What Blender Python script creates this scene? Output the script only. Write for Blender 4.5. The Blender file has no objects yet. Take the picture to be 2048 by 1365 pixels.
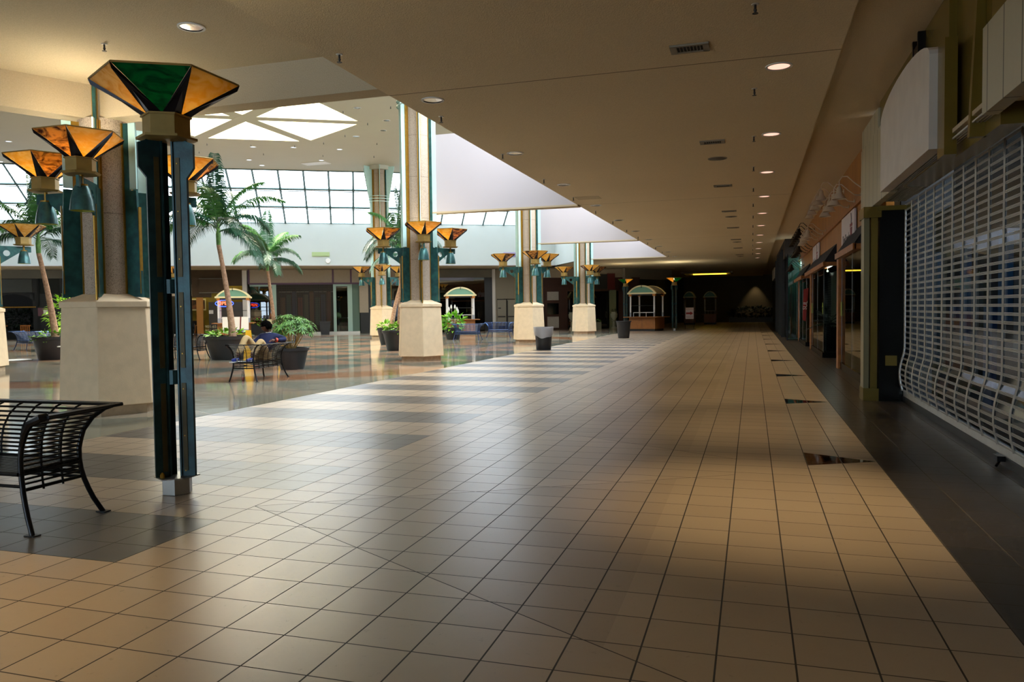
import bpy, math, random
from math import pi, sin, cos, radians, sqrt
from mathutils import Vector, Matrix, Euler
from mathutils.geometry import tessellate_polygon
random.seed(7)
SC = bpy.context.scene
COL = SC.collection

# ---------------------------------------------------------------- camera
T = 0.33                       # floor tile
CAMH = 1.539
cam_d = bpy.data.cameras.new('camera'); cam = bpy.data.objects.new('camera', cam_d); COL.objects.link(cam)
YAW, PITCH, ROLL = .3009412, .0407968, -.0128412
fw = Vector((-sin(YAW)*cos(PITCH), cos(YAW)*cos(PITCH), -sin(PITCH)))
r0 = Vector((cos(YAW), sin(YAW), 0)); u0 = r0.cross(fw)
rr = r0*cos(ROLL)+u0*sin(ROLL); uu = -r0*sin(ROLL)+u0*cos(ROLL)
mw = Matrix((( rr.x, uu.x, -fw.x, 0), (rr.y, uu.y, -fw.y, 0), (rr.z, uu.z, -fw.z, CAMH), (0, 0, 0, 1)))
cam.matrix_world = mw
cam_d.sensor_width = 36; cam_d.lens = 1548.902*36/2048
cam_d.clip_start = .05; cam_d.clip_end = 400
SC.camera = cam

# ---------------------------------------------------------------- world, exposure
w = bpy.data.worlds.new('world'); SC.world = w; w.use_nodes = True
nt = w.node_tree; nt.nodes.clear()
bg = nt.nodes.new('ShaderNodeBackground'); wo = nt.nodes.new('ShaderNodeOutputWorld')
tcw = nt.nodes.new('ShaderNodeTexCoord'); nzw = nt.nodes.new('ShaderNodeTexNoise'); nzw.inputs['Scale'].default_value = 2.2
crw = nt.nodes.new('ShaderNodeValToRGB')
crw.color_ramp.elements[0].position = .35; crw.color_ramp.elements[0].color = (.74, .86, 1, 1)
crw.color_ramp.elements[1].position = .62; crw.color_ramp.elements[1].color = (.98, .99, 1, 1)
nt.links.new(tcw.outputs['Generated'], nzw.inputs['Vector']); nt.links.new(nzw.outputs['Fac'], crw.inputs['Fac'])
nt.links.new(crw.outputs['Color'], bg.inputs['Color']); bg.inputs['Strength'].default_value = 5.2
nt.links.new(bg.outputs[0], wo.inputs[0])
vs = SC.view_settings
vs.view_transform = 'Standard'; vs.look = 'None'; vs.gamma = 1; vs.use_curve_mapping = False; vs.exposure = 0.72
cy = SC.cycles
cy.max_bounces = 9; cy.diffuse_bounces = 5; cy.glossy_bounces = 4; cy.transmission_bounces = 6; cy.transparent_max_bounces = 12
cy.sample_clamp_indirect = 6; cy.caustics_reflective = False; cy.caustics_refractive = False
cy.use_denoising = True

def light(name, kind, loc, energy, color=(1, 1, 1), rot=(0, 0, 0), **kw):
    d = bpy.data.lights.new(name, kind); d.energy = energy; d.color = color
    o = bpy.data.objects.new(name, d); COL.objects.link(o); o.location = loc; o.rotation_euler = rot
    for k, v in kw.items(): setattr(d, k, v)
    return o
WARM = (1, .76, .42)
# lit recessed downlights of the low corridor ceiling
for i in range(0, 12):
    light('downlight_beam', 'SPOT', (.32, 2.38+4*i, 4.5), (26, 300, 130)[i] if i < 3 else 150, WARM, spot_size=radians(52 if i < 3 else 76), spot_blend=1.0, shadow_soft_size=.09)
light('downlight_beam', 'SPOT', (-4.36, 2.35, 4.5), 300, WARM, spot_size=radians(62), spot_blend=1.0, shadow_soft_size=.09)
light('downlight_beam', 'SPOT', (.3, 79.35, 4.5), 110, WARM, spot_size=radians(66), spot_blend=.6, shadow_soft_size=.06)

# area lamp added in the six-sided skylight well to brighten the atrium floor
light('skylight_boost', 'AREA', (-20.6, 28.4, 12.1), 4200, (1, .95, .84), shape='DISK', size=9.0)
# added area lamp that strengthens the daylight of the sloping east glazing
o = light('east_glazing_boost', 'AREA', (-6.6, 28.9, 8.25), 1500, (.93, .97, 1), shape='RECTANGLE', size=37, size_y=4.0)
o.rotation_euler = (Matrix.Rotation(math.atan2(2.9, 3.37), 4, 'Y') @ Matrix.Rotation(pi/2, 4, 'Z')).to_euler()
# ---------------------------------------------------------------- back wall frame (the atrium's far side runs at 29 degrees)
BA = radians(29); BU = Vector((cos(BA), sin(BA), 0)); BN = Vector((-sin(BA), cos(BA), 0)); BO = Vector((-24.61, 45.74, 0))
def B(s, d, z=0): return BO + BU*s + BN*d + Vector((0, 0, z))

# ---------------------------------------------------------------- mesh builder
class MB:
    def __init__(s): s.v = []; s.f = []
    def add(s, vs, fs):
        n = len(s.v); s.v += [tuple(v) for v in vs]; s.f += [tuple(i+n for i in f) for f in fs]; return s
    def box(s, x0, x1, y0, y1, z0, z1, M=None):
        vs = [Vector(p) for p in ((x0,y0,z0),(x1,y0,z0),(x1,y1,z0),(x0,y1,z0),(x0,y0,z1),(x1,y0,z1),(x1,y1,z1),(x0,y1,z1))]
        if M: vs = [M @ v for v in vs]
        return s.add(vs, [(0,3,2,1),(4,5,6,7),(0,1,5,4),(1,2,6,5),(2,3,7,6),(3,0,4,7)])
    def prism(s, poly, z0, z1, M=None):
        n = len(poly)
        vs = [Vector((p[0],p[1],z0)) for p in poly]+[Vector((p[0],p[1],z1)) for p in poly]
        if M: vs = [M @ v for v in vs]
        return s.add(vs, [tuple(range(n-1,-1,-1)), tuple(range(n,2*n))]+[(i,(i+1)%n,n+(i+1)%n,n+i) for i in range(n)])
    def plate(s, poly, y0, y1, M=None):          # polygon in the x-z plane with thickness in y
        n = len(poly)
        vs = [Vector((p[0],y0,p[1])) for p in poly]+[Vector((p[0],y1,p[1])) for p in poly]
        if M: vs = [M @ v for v in vs]
        return s.add(vs, [tuple(range(n)), tuple(range(2*n-1,n-1,-1))]+[(i,n+i,n+(i+1)%n,(i+1)%n) for i in range(n)])
    def ring(s, prof, n=24, M=None, a0=0, cap=True):     # lathe: prof = [(r,z),...]
        vs = []; k = len(prof)
        for r, z in prof:
            for i in range(n):
                a = a0+2*pi*i/n; v = Vector((r*cos(a), r*sin(a), z)); vs.append(M @ v if M else v)
        fs = [(j*n+i, j*n+(i+1)%n, (j+1)*n+(i+1)%n, (j+1)*n+i) for j in range(k-1) for i in range(n)]
        if cap: fs += [tuple(range(n-1,-1,-1)), tuple((k-1)*n+i for i in range(n))]
        return s.add(vs, fs)
    def tube(s, pts, r, n=8, cap=True):
        pts = [Vector(p) for p in pts]; k = len(pts)
        rs = r if isinstance(r, (list, tuple)) else [r]*k
        up = None; vs = []
        for i, p in enumerate(pts):
            t = (pts[min(i+1,k-1)]-pts[max(i-1,0)]).normalized()
            if up is None:
                up = Vector((0,0,1)) if abs(t.z) < .9 else Vector((1,0,0))
            a = t.cross(up).normalized(); b = a.cross(t).normalized(); up = b
            for j in range(n):
                q = 2*pi*j/n; vs.append(p+(a*cos(q)+b*sin(q))*rs[i])
        fs = [(i*n+j, i*n+(j+1)%n, (i+1)*n+(j+1)%n, (i+1)*n+j) for i in range(k-1) for j in range(n)]
        if cap: fs += [tuple(range(n-1,-1,-1)), tuple((k-1)*n+i for i in range(n))]
        return s.add(vs, fs)
    def quad(s, a, b, c, d): return s.add([a,b,c,d], [(0,1,2,3)])
    def slab(s, pts, t):        # polygon in space given thickness t along its normal
        pts = [Vector(p) for p in pts]; n = (pts[1]-pts[0]).cross(pts[2]-pts[1]).normalized()
        k = len(pts); vs = [p+n*t/2 for p in pts]+[p-n*t/2 for p in pts]
        return s.add(vs, [tuple(range(k)), tuple(range(2*k-1,k-1,-1))]+[(i,k+i,k+(i+1)%k,(i+1)%k) for i in range(k)])

def obj(name, mb, mat, parent=None, loc=(0,0,0), rotz=0, smooth=False, bevel=0, rot=None):
    me = bpy.data.meshes.new(name); me.from_pydata(mb.v, [], mb.f); me.update()
    o = bpy.data.objects.new(name, me); COL.objects.link(o)
    me.materials.append(mat)
    o.location = loc; o.rotation_euler = rot if rot else (0,0,rotz)
    if parent: o.parent = parent
    if smooth:
        for p in me.polygons: p.use_smooth = True
        try: me.set_sharp_from_angle(angle=radians(42))
        except Exception: pass
    if bevel:
        b = o.modifiers.new('bevel', 'BEVEL'); b.width = bevel; b.segments = 2; b.limit_method = 'ANGLE'
    return o
def tag(o, label, cat, group=None, kind=None):
    o['label'] = label; o['category'] = cat
    if group: o['group'] = group
    if kind: o['kind'] = kind
    return o
def thing(name, label, cat, loc=(0,0,0), rotz=0, group=None):
    o = bpy.data.objects.new(name, None); COL.objects.link(o); o.empty_display_size = .1
    o.location = loc; o.rotation_euler = (0,0,rotz)
    return tag(o, label, cat, group)
def struct(name, mb, mat, loc=(0,0,0), rotz=0, parent=None, **kw):
    o = obj(name, mb, mat, parent, loc, rotz, **kw)
    if not parent: o['kind'] = 'structure'
    return o
def dup(o, parent=None, **kw):
    c = o.copy(); COL.objects.link(c)
    if parent: c.parent = parent
    for ch in [x for x in bpy.data.objects if x.parent == o]: dup(ch, c)
    return c
def place(root, loc, rotz=None, label=None, group=None, scale=None):
    c = dup(root); c.location = loc
    if rotz is not None: c.rotation_euler = (0,0,rotz)
    if label: c['label'] = label
    if group: c['group'] = group
    if scale: c.scale = (scale,)*3
    return c

# ---------------------------------------------------------------- materials
def lin(h):
    h = h.lstrip('#'); c = [int(h[i:i+2],16)/255 for i in (0,2,4)]
    return tuple(x/12.92 if x <= .04045 else ((x+.055)/1.055)**2.4 for x in c)+(1,)
class E:            # tiny expression wrapper over math nodes
    nt = None
    def __init__(s, k): s.k = k
    @staticmethod
    def m(op, *a):
        n = E.nt.nodes.new('ShaderNodeMath'); n.operation = op
        for i, x in enumerate(a):
            if isinstance(x, E): E.nt.links.new(x.k, n.inputs[i])
            else: n.inputs[i].default_value = x
        return E(n.outputs[0])
    def __add__(s, o): return E.m('ADD', s, o)
    def __radd__(s, o): return E.m('ADD', o, s)
    def __sub__(s, o): return E.m('SUBTRACT', s, o)
    def __rsub__(s, o): return E.m('SUBTRACT', o, s)
    def __mul__(s, o): return E.m('MULTIPLY', s, o)
    def __rmul__(s, o): return E.m('MULTIPLY', o, s)
    def __truediv__(s, o): return E.m('DIVIDE', s, o)
    def gt(s, o): return E.m('GREATER_THAN', s, o)
    def lt(s, o): return E.m('LESS_THAN', s, o)
    def abs(s): return E.m('ABSOLUTE', s)
    def floor(s): return E.m('FLOOR', s)
    def fr(s): return E.m('FRACT', s)
    def mod(s, o): return E.m('FLOORED_MODULO', s, o)
def base(name):
    m = bpy.data.materials.new(name); m.use_nodes = True; nt = m.node_tree
    return m, nt, nt.nodes['Principled BSDF']
def mixc(nt, fac, a, b, mode='MIX'):
    n = nt.nodes.new('ShaderNodeMix'); n.data_type = 'RGBA'; n.blend_type = mode
    for i, x in ((0, fac), (6, a), (7, b)):
        if isinstance(x, E): x = x.k
        if hasattr(x, 'is_linked'): nt.links.new(x, n.inputs[i])
        else: n.inputs[i].default_value = x
    return n.outputs[2]
def noise(nt, scale, detail=3, vec=None, rough=.5):
    n = nt.nodes.new('ShaderNodeTexNoise'); n.inputs['Scale'].default_value = scale; n.inputs['Detail'].default_value = detail; n.inputs['Roughness'].default_value = rough
    if vec is None:
        g = nt.nodes.new('ShaderNodeNewGeometry'); vec = g.outputs['Position']
    nt.links.new(vec, n.inputs['Vector']); return n.outputs['Fac']
def bump(nt, bs, h, strength, dist=.01):
    b = nt.nodes.new('ShaderNodeBump'); b.inputs['Strength'].default_value = strength; b.inputs['Distance'].default_value = dist
    nt.links.new(h.k if isinstance(h, E) else h, b.inputs['Height']); nt.links.new(b.outputs[0], bs.inputs['Normal'])
def M(name, col, rough=.6, metal=0, var=0, vscale=8, bmp=0, bscale=60, col2=None, emit=0, alpha=None, trans=0, coat=0, spec=None):
    m, nt, bs = base(name); c = lin(col)
    bs.inputs['Base Color'].default_value = c; bs.inputs['Roughness'].default_value = rough; bs.inputs['Metallic'].default_value = metal
    if spec is not None: bs.inputs['Specular IOR Level'].default_value = spec
    if coat: bs.inputs['Coat Weight'].default_value = coat
    if trans: bs.inputs['Transmission Weight'].default_value = trans
    if emit:
        bs.inputs['Emission Color'].default_value = c; bs.inputs['Emission Strength'].default_value = emit
    if var or col2:
        c2 = lin(col2) if col2 else tuple(x*(1-var) for x in c[:3])+(1,)
        f = noise(nt, vscale, 4)
        cr = nt.nodes.new('ShaderNodeMapRange'); nt.links.new(f, cr.inputs[0]); cr.inputs[1].default_value = .35; cr.inputs[2].default_value = .65
        nt.links.new(mixc(nt, cr.outputs[0], c, c2), bs.inputs['Base Color'])
    if bmp: bump(nt, bs, noise(nt, bscale, 2), bmp)
    return m
def thin_glass(name, tint='#ffffff', refl=.12, rough=.0):
    m, nt, bs = base(name); nt.nodes.remove(bs)
    out = nt.nodes['Material Output']; tr = nt.nodes.new('ShaderNodeBsdfTransparent'); gl = nt.nodes.new('ShaderNodeBsdfGlossy'); mx = nt.nodes.new('ShaderNodeMixShader')
    tr.inputs[0].default_value = lin(tint); gl.inputs['Roughness'].default_value = rough
    fr = nt.nodes.new('ShaderNodeFresnel'); fr.inputs[0].default_value = 1.45; E.nt = nt
    g = nt.nodes.new('ShaderNodeNewGeometry')
    v = nt.nodes.new('ShaderNodeLayerWeight'); v.inputs[0].default_value = .35
    f = E(v.outputs['Fresnel'])*.8+refl
    nt.links.new(f.k, mx.inputs[0]); nt.links.new(tr.outputs[0], mx.inputs[1]); nt.links.new(gl.outputs[0], mx.inputs[2]); nt.links.new(mx.outputs[0], out.inputs[0])
    return m

# floor of the corridor: square tiles, dark bands every six tiles, black inlaid triangles, dark strip along the shops
def floor_mat():
    m, nt, bs = base('corridor_tile'); E.nt = nt
    g = nt.nodes.new('ShaderNodeNewGeometry'); sp = nt.nodes.new('ShaderNodeSeparateXYZ'); nt.links.new(g.outputs['Position'], sp.inputs[0])
    X = E(sp.outputs[0])/T+4.4591; Y = E(sp.outputs[1])/T-9.5221+0.0
    X0 = X
    wn = nt.nodes.new('ShaderNodeTexWhiteNoise'); wn.noise_dimensions = '2D'
    cb = nt.nodes.new('ShaderNodeCombineXYZ'); nt.links.new(X.floor().k, cb.inputs[0]); nt.links.new(Y.floor().k, cb.inputs[1]); nt.links.new(cb.outputs[0], wn.inputs['Vector'])
    rnd = E(wn.outputs['Value'])
    mott = E(noise(nt, 9, 5, rough=.65)); fine = E(noise(nt, 55, 4, rough=.7))
    tan = mixc(nt, rnd*.5+mott*.5, lin('#a5917a'), lin('#bda88e'))
    band = (X.lt(-7.0))*(((Y-2).mod(6)).lt(3.0))
    # slightly darker chevrons across the tan field
    t1 = ((Y-6.3)+7.5).mod(15)-7.5
    chev = (t1.abs().lt((X+7)*.577))*(X.gt(-7))*(X.lt(2.5))
    tan = mixc(nt, chev*.30, tan, lin('#86715a'))
    dk = mixc(nt, rnd*.4+mott*.6, lin('#413f40'), lin('#5a5654'))
    c = mixc(nt, band, tan, dk)
    strip = X.gt(8.0)
    dark2 = mixc(nt, rnd*.6+mott*.4, lin('#2f2a26'), lin('#463d36'))
    c = mixc(nt, strip, c, dark2)
    sc = E(noise(nt, 16, 8, rough=.8)); c = mixc(nt, E.m('MINIMUM', E.m('MAXIMUM', (sc-.6)*6.0, 0.0), .35), c, lin('#54483a'))
    tb = ((Y-15.5)+7.5).mod(15)-7.5
    blk = (X.gt(6))*(Y.gt(5))*(X.lt(8))*(tb.abs().lt((8-X)*.52))
    c = mixc(nt, blk, c, lin('#0b0b0b'))
    gx = ((X.fr()-.5).abs()).gt(.5-.013); gy = ((Y.fr()-.5).abs()).gt(.5-.011)
    seam = ((t1.abs()-(X+7)*.577).abs()).lt(.012)*(X.gt(-7))*(X.lt(4))
    gr = E.m('MAXIMUM', E.m('MAXIMUM', gx, gy), seam)
    gc = mixc(nt, strip, lin('#2e241a'), lin('#5a5148'))
    c = mixc(nt, gr, c, gc)
    nt.links.new(c, bs.inputs['Base Color'])
    ro = .25+mott*.10-blk*.32+gr*.4
    nt.links.new(ro.k, bs.inputs['Roughness'])
    bump(nt, bs, mott*.15+fine*.05-gr*1.0, .16, .004)
    bs.inputs['Specular IOR Level'].default_value = .5
    return m
def terrazzo_mat():
    m, nt, bs = base('terrazzo'); E.nt = nt
    g = nt.nodes.new('ShaderNodeNewGeometry'); sp = nt.nodes.new('ShaderNodeSeparateXYZ'); nt.links.new(g.outputs['Position'], sp.inputs[0])
    X = E(sp.outputs[0])+7.85; Y = E(sp.outputs[1])-9.85
    L = 12.22/4*.866
    a = (X/L); b = (X*-.5+Y*.866)/L; c3 = (X*-.5-Y*.866)/L
    par = (a.floor()+b.floor()+c3.floor())
    p = par.mod(2)
    fine = E(noise(nt, 90, 3, rough=.8)); md = E(noise(nt, 1.1, 2))
    k1 = mixc(nt, fine, lin('#5d655c'), lin('#7b8076')); k2 = mixc(nt, fine, lin('#9c7c65'), lin('#b5977f'))
    c = mixc(nt, p, k1, k2)
    k3 = mixc(nt, fine, lin('#8f8d7c'), lin('#a5a08c'))
    c = mixc(nt, ((a/3).floor()+(b/3).floor()).mod(3).gt(1.5)*.7, c, k3)
    # the warm brown ring in front of the benches
    rad = E.m('SQRT', (E(sp.outputs[0])+20.39)*(E(sp.outputs[0])+20.39)+(E(sp.outputs[1])-28.18)*(E(sp.outputs[1])-28.18))
    ring = (rad.gt(15.0))*(rad.lt(16.6))
    c = mixc(nt, ring*.85, c, mixc(nt, fine, lin('#8a5634'), lin('#a9734a')))
    ln = E.m('MAXIMUM', E.m('MAXIMUM', (((a.fr())-.5).abs()).gt(.496), (((b.fr())-.5).abs()).gt(.496)), (((c3.fr())-.5).abs()).gt(.496))
    c = mixc(nt, ln*.6, c, lin('#c9b9a0'))
    nt.links.new(c, bs.inputs['Base Color']); bs.inputs['Roughness'].default_value = .09
    bs.inputs['Specular IOR Level'].default_value = .55
    bump(nt, bs, md, .02, .2)
    return m
def stucco(name, c1, c2, scale=70, lines=None, strength=.6):
    m, nt, bs = base(name); E.nt = nt
    f = E(noise(nt, scale, 2)); lo = E(noise(nt, .35, 3))
    c = mixc(nt, f, lin(c1), lin(c2)); c = mixc(nt, lo*.35, c, tuple(x*.78 for x in lin(c1)[:3])+(1,))
    if lines:
        g = nt.nodes.new('ShaderNodeNewGeometry'); sp = nt.nodes.new('ShaderNodeSeparateXYZ'); nt.links.new(g.outputs['Position'], sp.inputs[0])
        d = ((E(sp.outputs[1])-9.95+lines/2).mod(lines)-lines/2).abs().lt(.012)
        c = mixc(nt, d*.75, c, lin('#2b2218'))
    nt.links.new(c, bs.inputs['Base Color']); bs.inputs['Roughness'].default_value = .95; bs.inputs['Specular IOR Level'].default_value = .1
    bump(nt, bs, f, strength, .01); return m
def aggregate():
    m, nt, bs = base('exposed_aggregate'); E.nt = nt
    v = nt.nodes.new('ShaderNodeTexVoronoi'); v.inputs['Scale'].default_value = 95
    g = nt.nodes.new('ShaderNodeNewGeometry'); nt.links.new(g.outputs['Position'], v.inputs['Vector'])
    sp = nt.nodes.new('ShaderNodeSeparateXYZ'); nt.links.new(g.outputs['Position'], sp.inputs[0])
    c = mixc(nt, E(noise(nt, 70, 4)), lin('#a39281'), lin('#c8b6a2'))
    c = mixc(nt, E(v.outputs['Distance']).gt(.62)*.5, c, lin('#4f443b'))
    j = ((E(sp.outputs[2])).mod(1.25)-.6).abs().lt(.006)
    c = mixc(nt, j*.6, c, lin('#4f463e'))
    nt.links.new(c, bs.inputs['Base Color']); bs.inputs['Roughness'].default_value = .9
    bump(nt, bs, v.outputs['Distance'], .5, .006); return m
def stained(name, c1, c2, c3=None, glow=0.35, rough=.12):
    m, nt, bs = base(name); nt.nodes.remove(bs); E.nt = nt; out = nt.nodes['Material Output']
    tc = nt.nodes.new('ShaderNodeTexCoord'); mp = nt.nodes.new('ShaderNodeMapping'); mp.inputs['Scale'].default_value = (1, 1, 2.6)
    nt.links.new(tc.outputs['Object'], mp.inputs[0])
    oi = nt.nodes.new('ShaderNodeObjectInfo'); ad = nt.nodes.new('ShaderNodeVectorMath'); ad.operation = 'ADD'
    nt.links.new(mp.outputs[0], ad.inputs[0]); nt.links.new(oi.outputs['Location'], ad.inputs[1])
    n = nt.nodes.new('ShaderNodeTexNoise'); n.inputs['Scale'].default_value = 4.5; n.inputs['Detail'].default_value = 5; n.inputs['Distortion'].default_value = 1.6
    nt.links.new(ad.outputs[0], n.inputs['Vector'])
    f = E.m('MULTIPLY_ADD', E(n.outputs['Fac']), 4.5, -1.85); f = E.m('MINIMUM', E.m('MAXIMUM', f, 0.0), 1.0)
    c = mixc(nt, f, lin(c1), lin(c2))
    tl = nt.nodes.new('ShaderNodeBsdfTranslucent'); df = nt.nodes.new('ShaderNodeBsdfDiffuse'); gl = nt.nodes.new('ShaderNodeBsdfGlossy'); gl.inputs['Roughness'].default_value = rough
    nt.links.new(c, tl.inputs[0]); nt.links.new(c, df.inputs[0])
    a = nt.nodes.new('ShaderNodeMixShader'); a.inputs[0].default_value = .45; nt.links.new(tl.outputs[0], a.inputs[1]); nt.links.new(df.outputs[0], a.inputs[2])
    b = nt.nodes.new('ShaderNodeMixShader'); lw = nt.nodes.new('ShaderNodeLayerWeight'); lw.inputs[0].default_value = .3
    nt.links.new((E(lw.outputs['Fresnel'])*.6+.03).k, b.inputs[0]); nt.links.new(a.outputs[0], b.inputs[1]); nt.links.new(gl.outputs[0], b.inputs[2])
    nt.links.new(b.outputs[0], out.inputs[0]); return m
def patina(name, c1, c2, metal=.35, rough=.45):
    return M(name, c1, rough, metal, col2=c2, vscale=7, bmp=.12, bscale=50)
def planks(name, c1, c2, axis=0, width=.14):
    m, nt, bs = base(name); E.nt = nt
    tc = nt.nodes.new('ShaderNodeNewGeometry'); sp = nt.nodes.new('ShaderNodeSeparateXYZ'); nt.links.new(tc.outputs['Position'], sp.inputs[0])
    A = E(sp.outputs[axis])/width
    wn = nt.nodes.new('ShaderNodeTexWhiteNoise'); wn.noise_dimensions = '1D'; nt.links.new(A.floor().k, wn.inputs['W'])
    mp = nt.nodes.new('ShaderNodeMapping'); mp.inputs['Scale'].default_value = (9, 9, 1.2); nt.links.new(tc.outputs['Position'], mp.inputs[0])
    n = noise(nt, 1.6, 5, mp.outputs[0])
    c = mixc(nt, E(n)*.7+E(wn.outputs[0])*.4, lin(c1), lin(c2))
    c = mixc(nt, ((A.fr()-.5).abs()).gt(.475)*.8, c, lin('#1c1209'))
    nt.links.new(c, bs.inputs['Base Color']); bs.inputs['Roughness'].default_value = .5; return m

m_floor = floor_mat(); m_terr = terrazzo_mat()
m_ceil = stucco('popcorn_ceiling', '#c6b697', '#eedcba', 75, 12.22)
m_ceil2 = stucco('popcorn_ceiling_plain', '#c0b093', '#e6d5b4', 75)
m_beam = stucco('beam_plaster', '#b3a387', '#cbbb9f', 60, strength=.4)
m_white = M('white_plaster', '#b4bcb9', .85, var=.03, vscale=.8)
m_panel = M('bulkhead_paint', '#b5afb3', .8, var=.02, vscale=.8)
m_atr = M('atrium_ceiling_paint', '#bbb8a9', .9, var=.03, vscale=.6)
m_cream = M('cream_well', '#c9c1a0', .9)
m_agg = aggregate()
m_plinth = M('plinth_stucco', '#dfc8a5', .85, var=.08, vscale=6, bmp=.25, bscale=90)
m_course = M('base_course', '#b09c80', .8, var=.2, vscale=10, bmp=.2)
m_teal = patina('patina_teal', '#1d4345', '#2a5f5b')
m_tealdk = patina('post_teal', '#122c30', '#1d4246')
m_brass = M('aged_brass', '#4c4020', .55, .35, var=.25, vscale=12)
m_gold = M('brass_edge', '#a9812f', .4, .6, var=.2, vscale=14)
m_blade = M('etched_glass_blade', '#bfe3df', .25, 0, var=.05, trans=.0, coat=.4)
m_neck = M('gilded_metal', '#9c8146', .5, .35, var=.12, vscale=10)
m_rib = M('shade_rib', '#15121a', .35, .5)
m_bell = patina('bell_patina', '#3e6f6d', '#2f4f52', .4, .3)
m_belldk = patina('bell_patina_dark', '#3a3c40', '#4d6467', .5, .28)
m_bellin = M('bell_inside', '#b7b84a', .6)
m_amber = [stained('amber_glass', '#ecb848', '#f4cf80'), stained('amber_smoke_glass', '#e2a850', '#542a14'), stained('amber_pale_glass', '#f4cb74', '#e6ac44'), stained('amber_smoke_glass_b', '#6a3420', '#dca05c')]
m_green = stained('green_glass', '#0c7a3c', '#0b4a2c'); m_tealglass = stained('teal_glass', '#0f6d66', '#0b4f58')
m_black = M('black_metal', '#0c0d11', .35, .4); m_blackplas = M('black_plastic', '#1d1d20', .5, var=.1, vscale=4)
m_blueblack = M('blue_black_metal', '#20345c', .3, .4)
m_alu = M('aluminium', '#c6c3bc', .42, .55, var=.08); m_steel = M('stainless', '#a7a5a0', .3, .9)
m_mull = M('mullion_green_grey', '#3f5654', .5, .3)
m_pane = thin_glass('glazing', '#f4fbff', .03); m_shop = thin_glass('shop_glass', '#b9c4bf', .10); m_shopdk = thin_glass('dark_shop_glass', '#4b524f', .10)
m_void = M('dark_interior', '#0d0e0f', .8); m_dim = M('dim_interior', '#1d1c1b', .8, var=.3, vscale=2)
m_leaf = M('palm_leaf', '#3f7a35', .45, var=.35, vscale=6); m_leafdk = M('palm_leaf_dark', '#1f5238', .45, var=.3, vscale=6)
m_lime = M('lime_leaf', '#8fc22e', .5, col2='#5f9a28', vscale=9); m_mid = M('mid_leaf', '#6d9a45', .5, col2='#3f6b33', vscale=9)
m_trunk = M('palm_trunk', '#b08d72', .85, col2='#8a6a52', vscale=14, bmp=.4, bscale=40)
m_soil = M('soil', '#2a2018', .95)
m_wood = M('oak_laminate', '#9a5f26', .45, var=.15, vscale=5)
m_cedar = planks('cedar_boards', '#855016', '#ab7224', 1, .16)
m_cedarpost = M('cedar_post', '#a5641c', .5, col2='#875018', vscale=7)
m_creamp = M('cream_paint', '#ddd3a4', .6); m_mint = M('mint_panel', '#6b9a84', .5); m_terracotta = M('orange_brown_trim', '#b5742d', .5)
m_whitep = M('white_paint', '#d8d6d2', .6)
m_stone = planks('grey_limestone', '#aaa287', '#b5ad92', 1, .42)
m_blank = M('blank_sign_board', '#d3cabf', .75, var=.08, vscale=3)
m_marble = M('black_marble', '#050505', .22, col2='#0b0d0b', vscale=5, spec=.25)
m_brassp = M('polished_brass', '#8a7536', .25, .45, var=.15, vscale=3)
# ================================================================ STRUCTURE
ZC, ZR, ZA, ZW = 4.54, 5.06, 9.8, 7.25
b = MB(); b.box(-7.85, 9, -9, 80.3, -.12, 0); struct('floor_corridor', b, m_floor)
b = MB(); b.prism([(-58,-12),(-7.85,-12),(-7.85,62),(-16,68),(-58,44)], -.12, 0); struct('floor_atrium', b, m_terr)
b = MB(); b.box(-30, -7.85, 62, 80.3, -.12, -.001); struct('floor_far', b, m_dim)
b = MB(); b.box(-4.83, 1.0, -9, 80.2, ZC, ZC+.12); struct('ceiling_low', b, m_ceil)
b = MB(); b.box(1.0, 2.3, -9, 80.2, ZC+.1, ZC+.25); b.box(2.3, 9, 13.2, 80.2, ZC+.1, ZC+.25); struct('ceiling_right', b, m_ceil2)
# far soffit beyond the atrium and over the walkway of the far shops
b = MB(); b.prism([(-4.83,46.85),(-4.83,80.2),(-30,80.2),(-20,60),(-12.9,52.35),(-9.85,46.85)], ZC, ZC+.12); struct('ceiling_far', b, m_ceil2)
b = MB(); b.box(-34, 13.8, .3, 10, ZC, ZC+.12); struct('ceiling_walkway', b, m_beam, BO, BA)
# near raised bay
c1 = (-9.72, 9.85)
dl = (cos(radians(-118)), sin(radians(-118)))
pL = (c1[0]+dl[0]*20, c1[1]+dl[1]*20)
b = MB(); b.prism([(-4.83,-9),(-4.83,9.6),(c1[0],9.6),pL,(pL[0],-9)], ZR, ZR+.12); struct('ceiling_raised', b, m_ceil2)
b = MB(); b.box(-4.83, -4.70, -9, 9.95, ZC+.12, ZR+.1); struct('trim_bay_side', b, m_beam)
# bulkhead walls at each column row
def slabwall(name, p, q, z0, z1, t, mat):
    p = Vector((p[0],p[1],0)); q = Vector((q[0],q[1],0)); L = (q-p).length; a = math.atan2(q.y-p.y, q.x-p.x)
    b = MB(); b.box(0, L, -t/2, t/2, z0, z1); return struct(name, b, mat, p, a)
b = MB(); b.box(c1[0], -4.83, 9.6, 9.95, ZC, ZA); struct('wall_beam_near', b, m_beam)
slabwall('wall_beam_left', c1, pL, ZC, ZA, .36, m_beam)
for i, y in enumerate((22.07, 34.29, 46.51)):
    b = MB(); b.box(-9.56, -4.80, y, y+.34, 4.55, 6.88 if i < 2 else ZA); struct('wall_bulkhead_%d' % (i+1), b, m_panel)
    b = MB(); b.box(-9.56, -4.80, y-.02, y+.36, 4.50, 4.55); struct('trim_bulkhead_%d' % (i+1), b, m_beam)
b = MB(); b.box(-4.83, -4.65, 9.95, 46.85, ZC+.12, 6.9); struct('wall_atrium_east', b, m_white)
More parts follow.
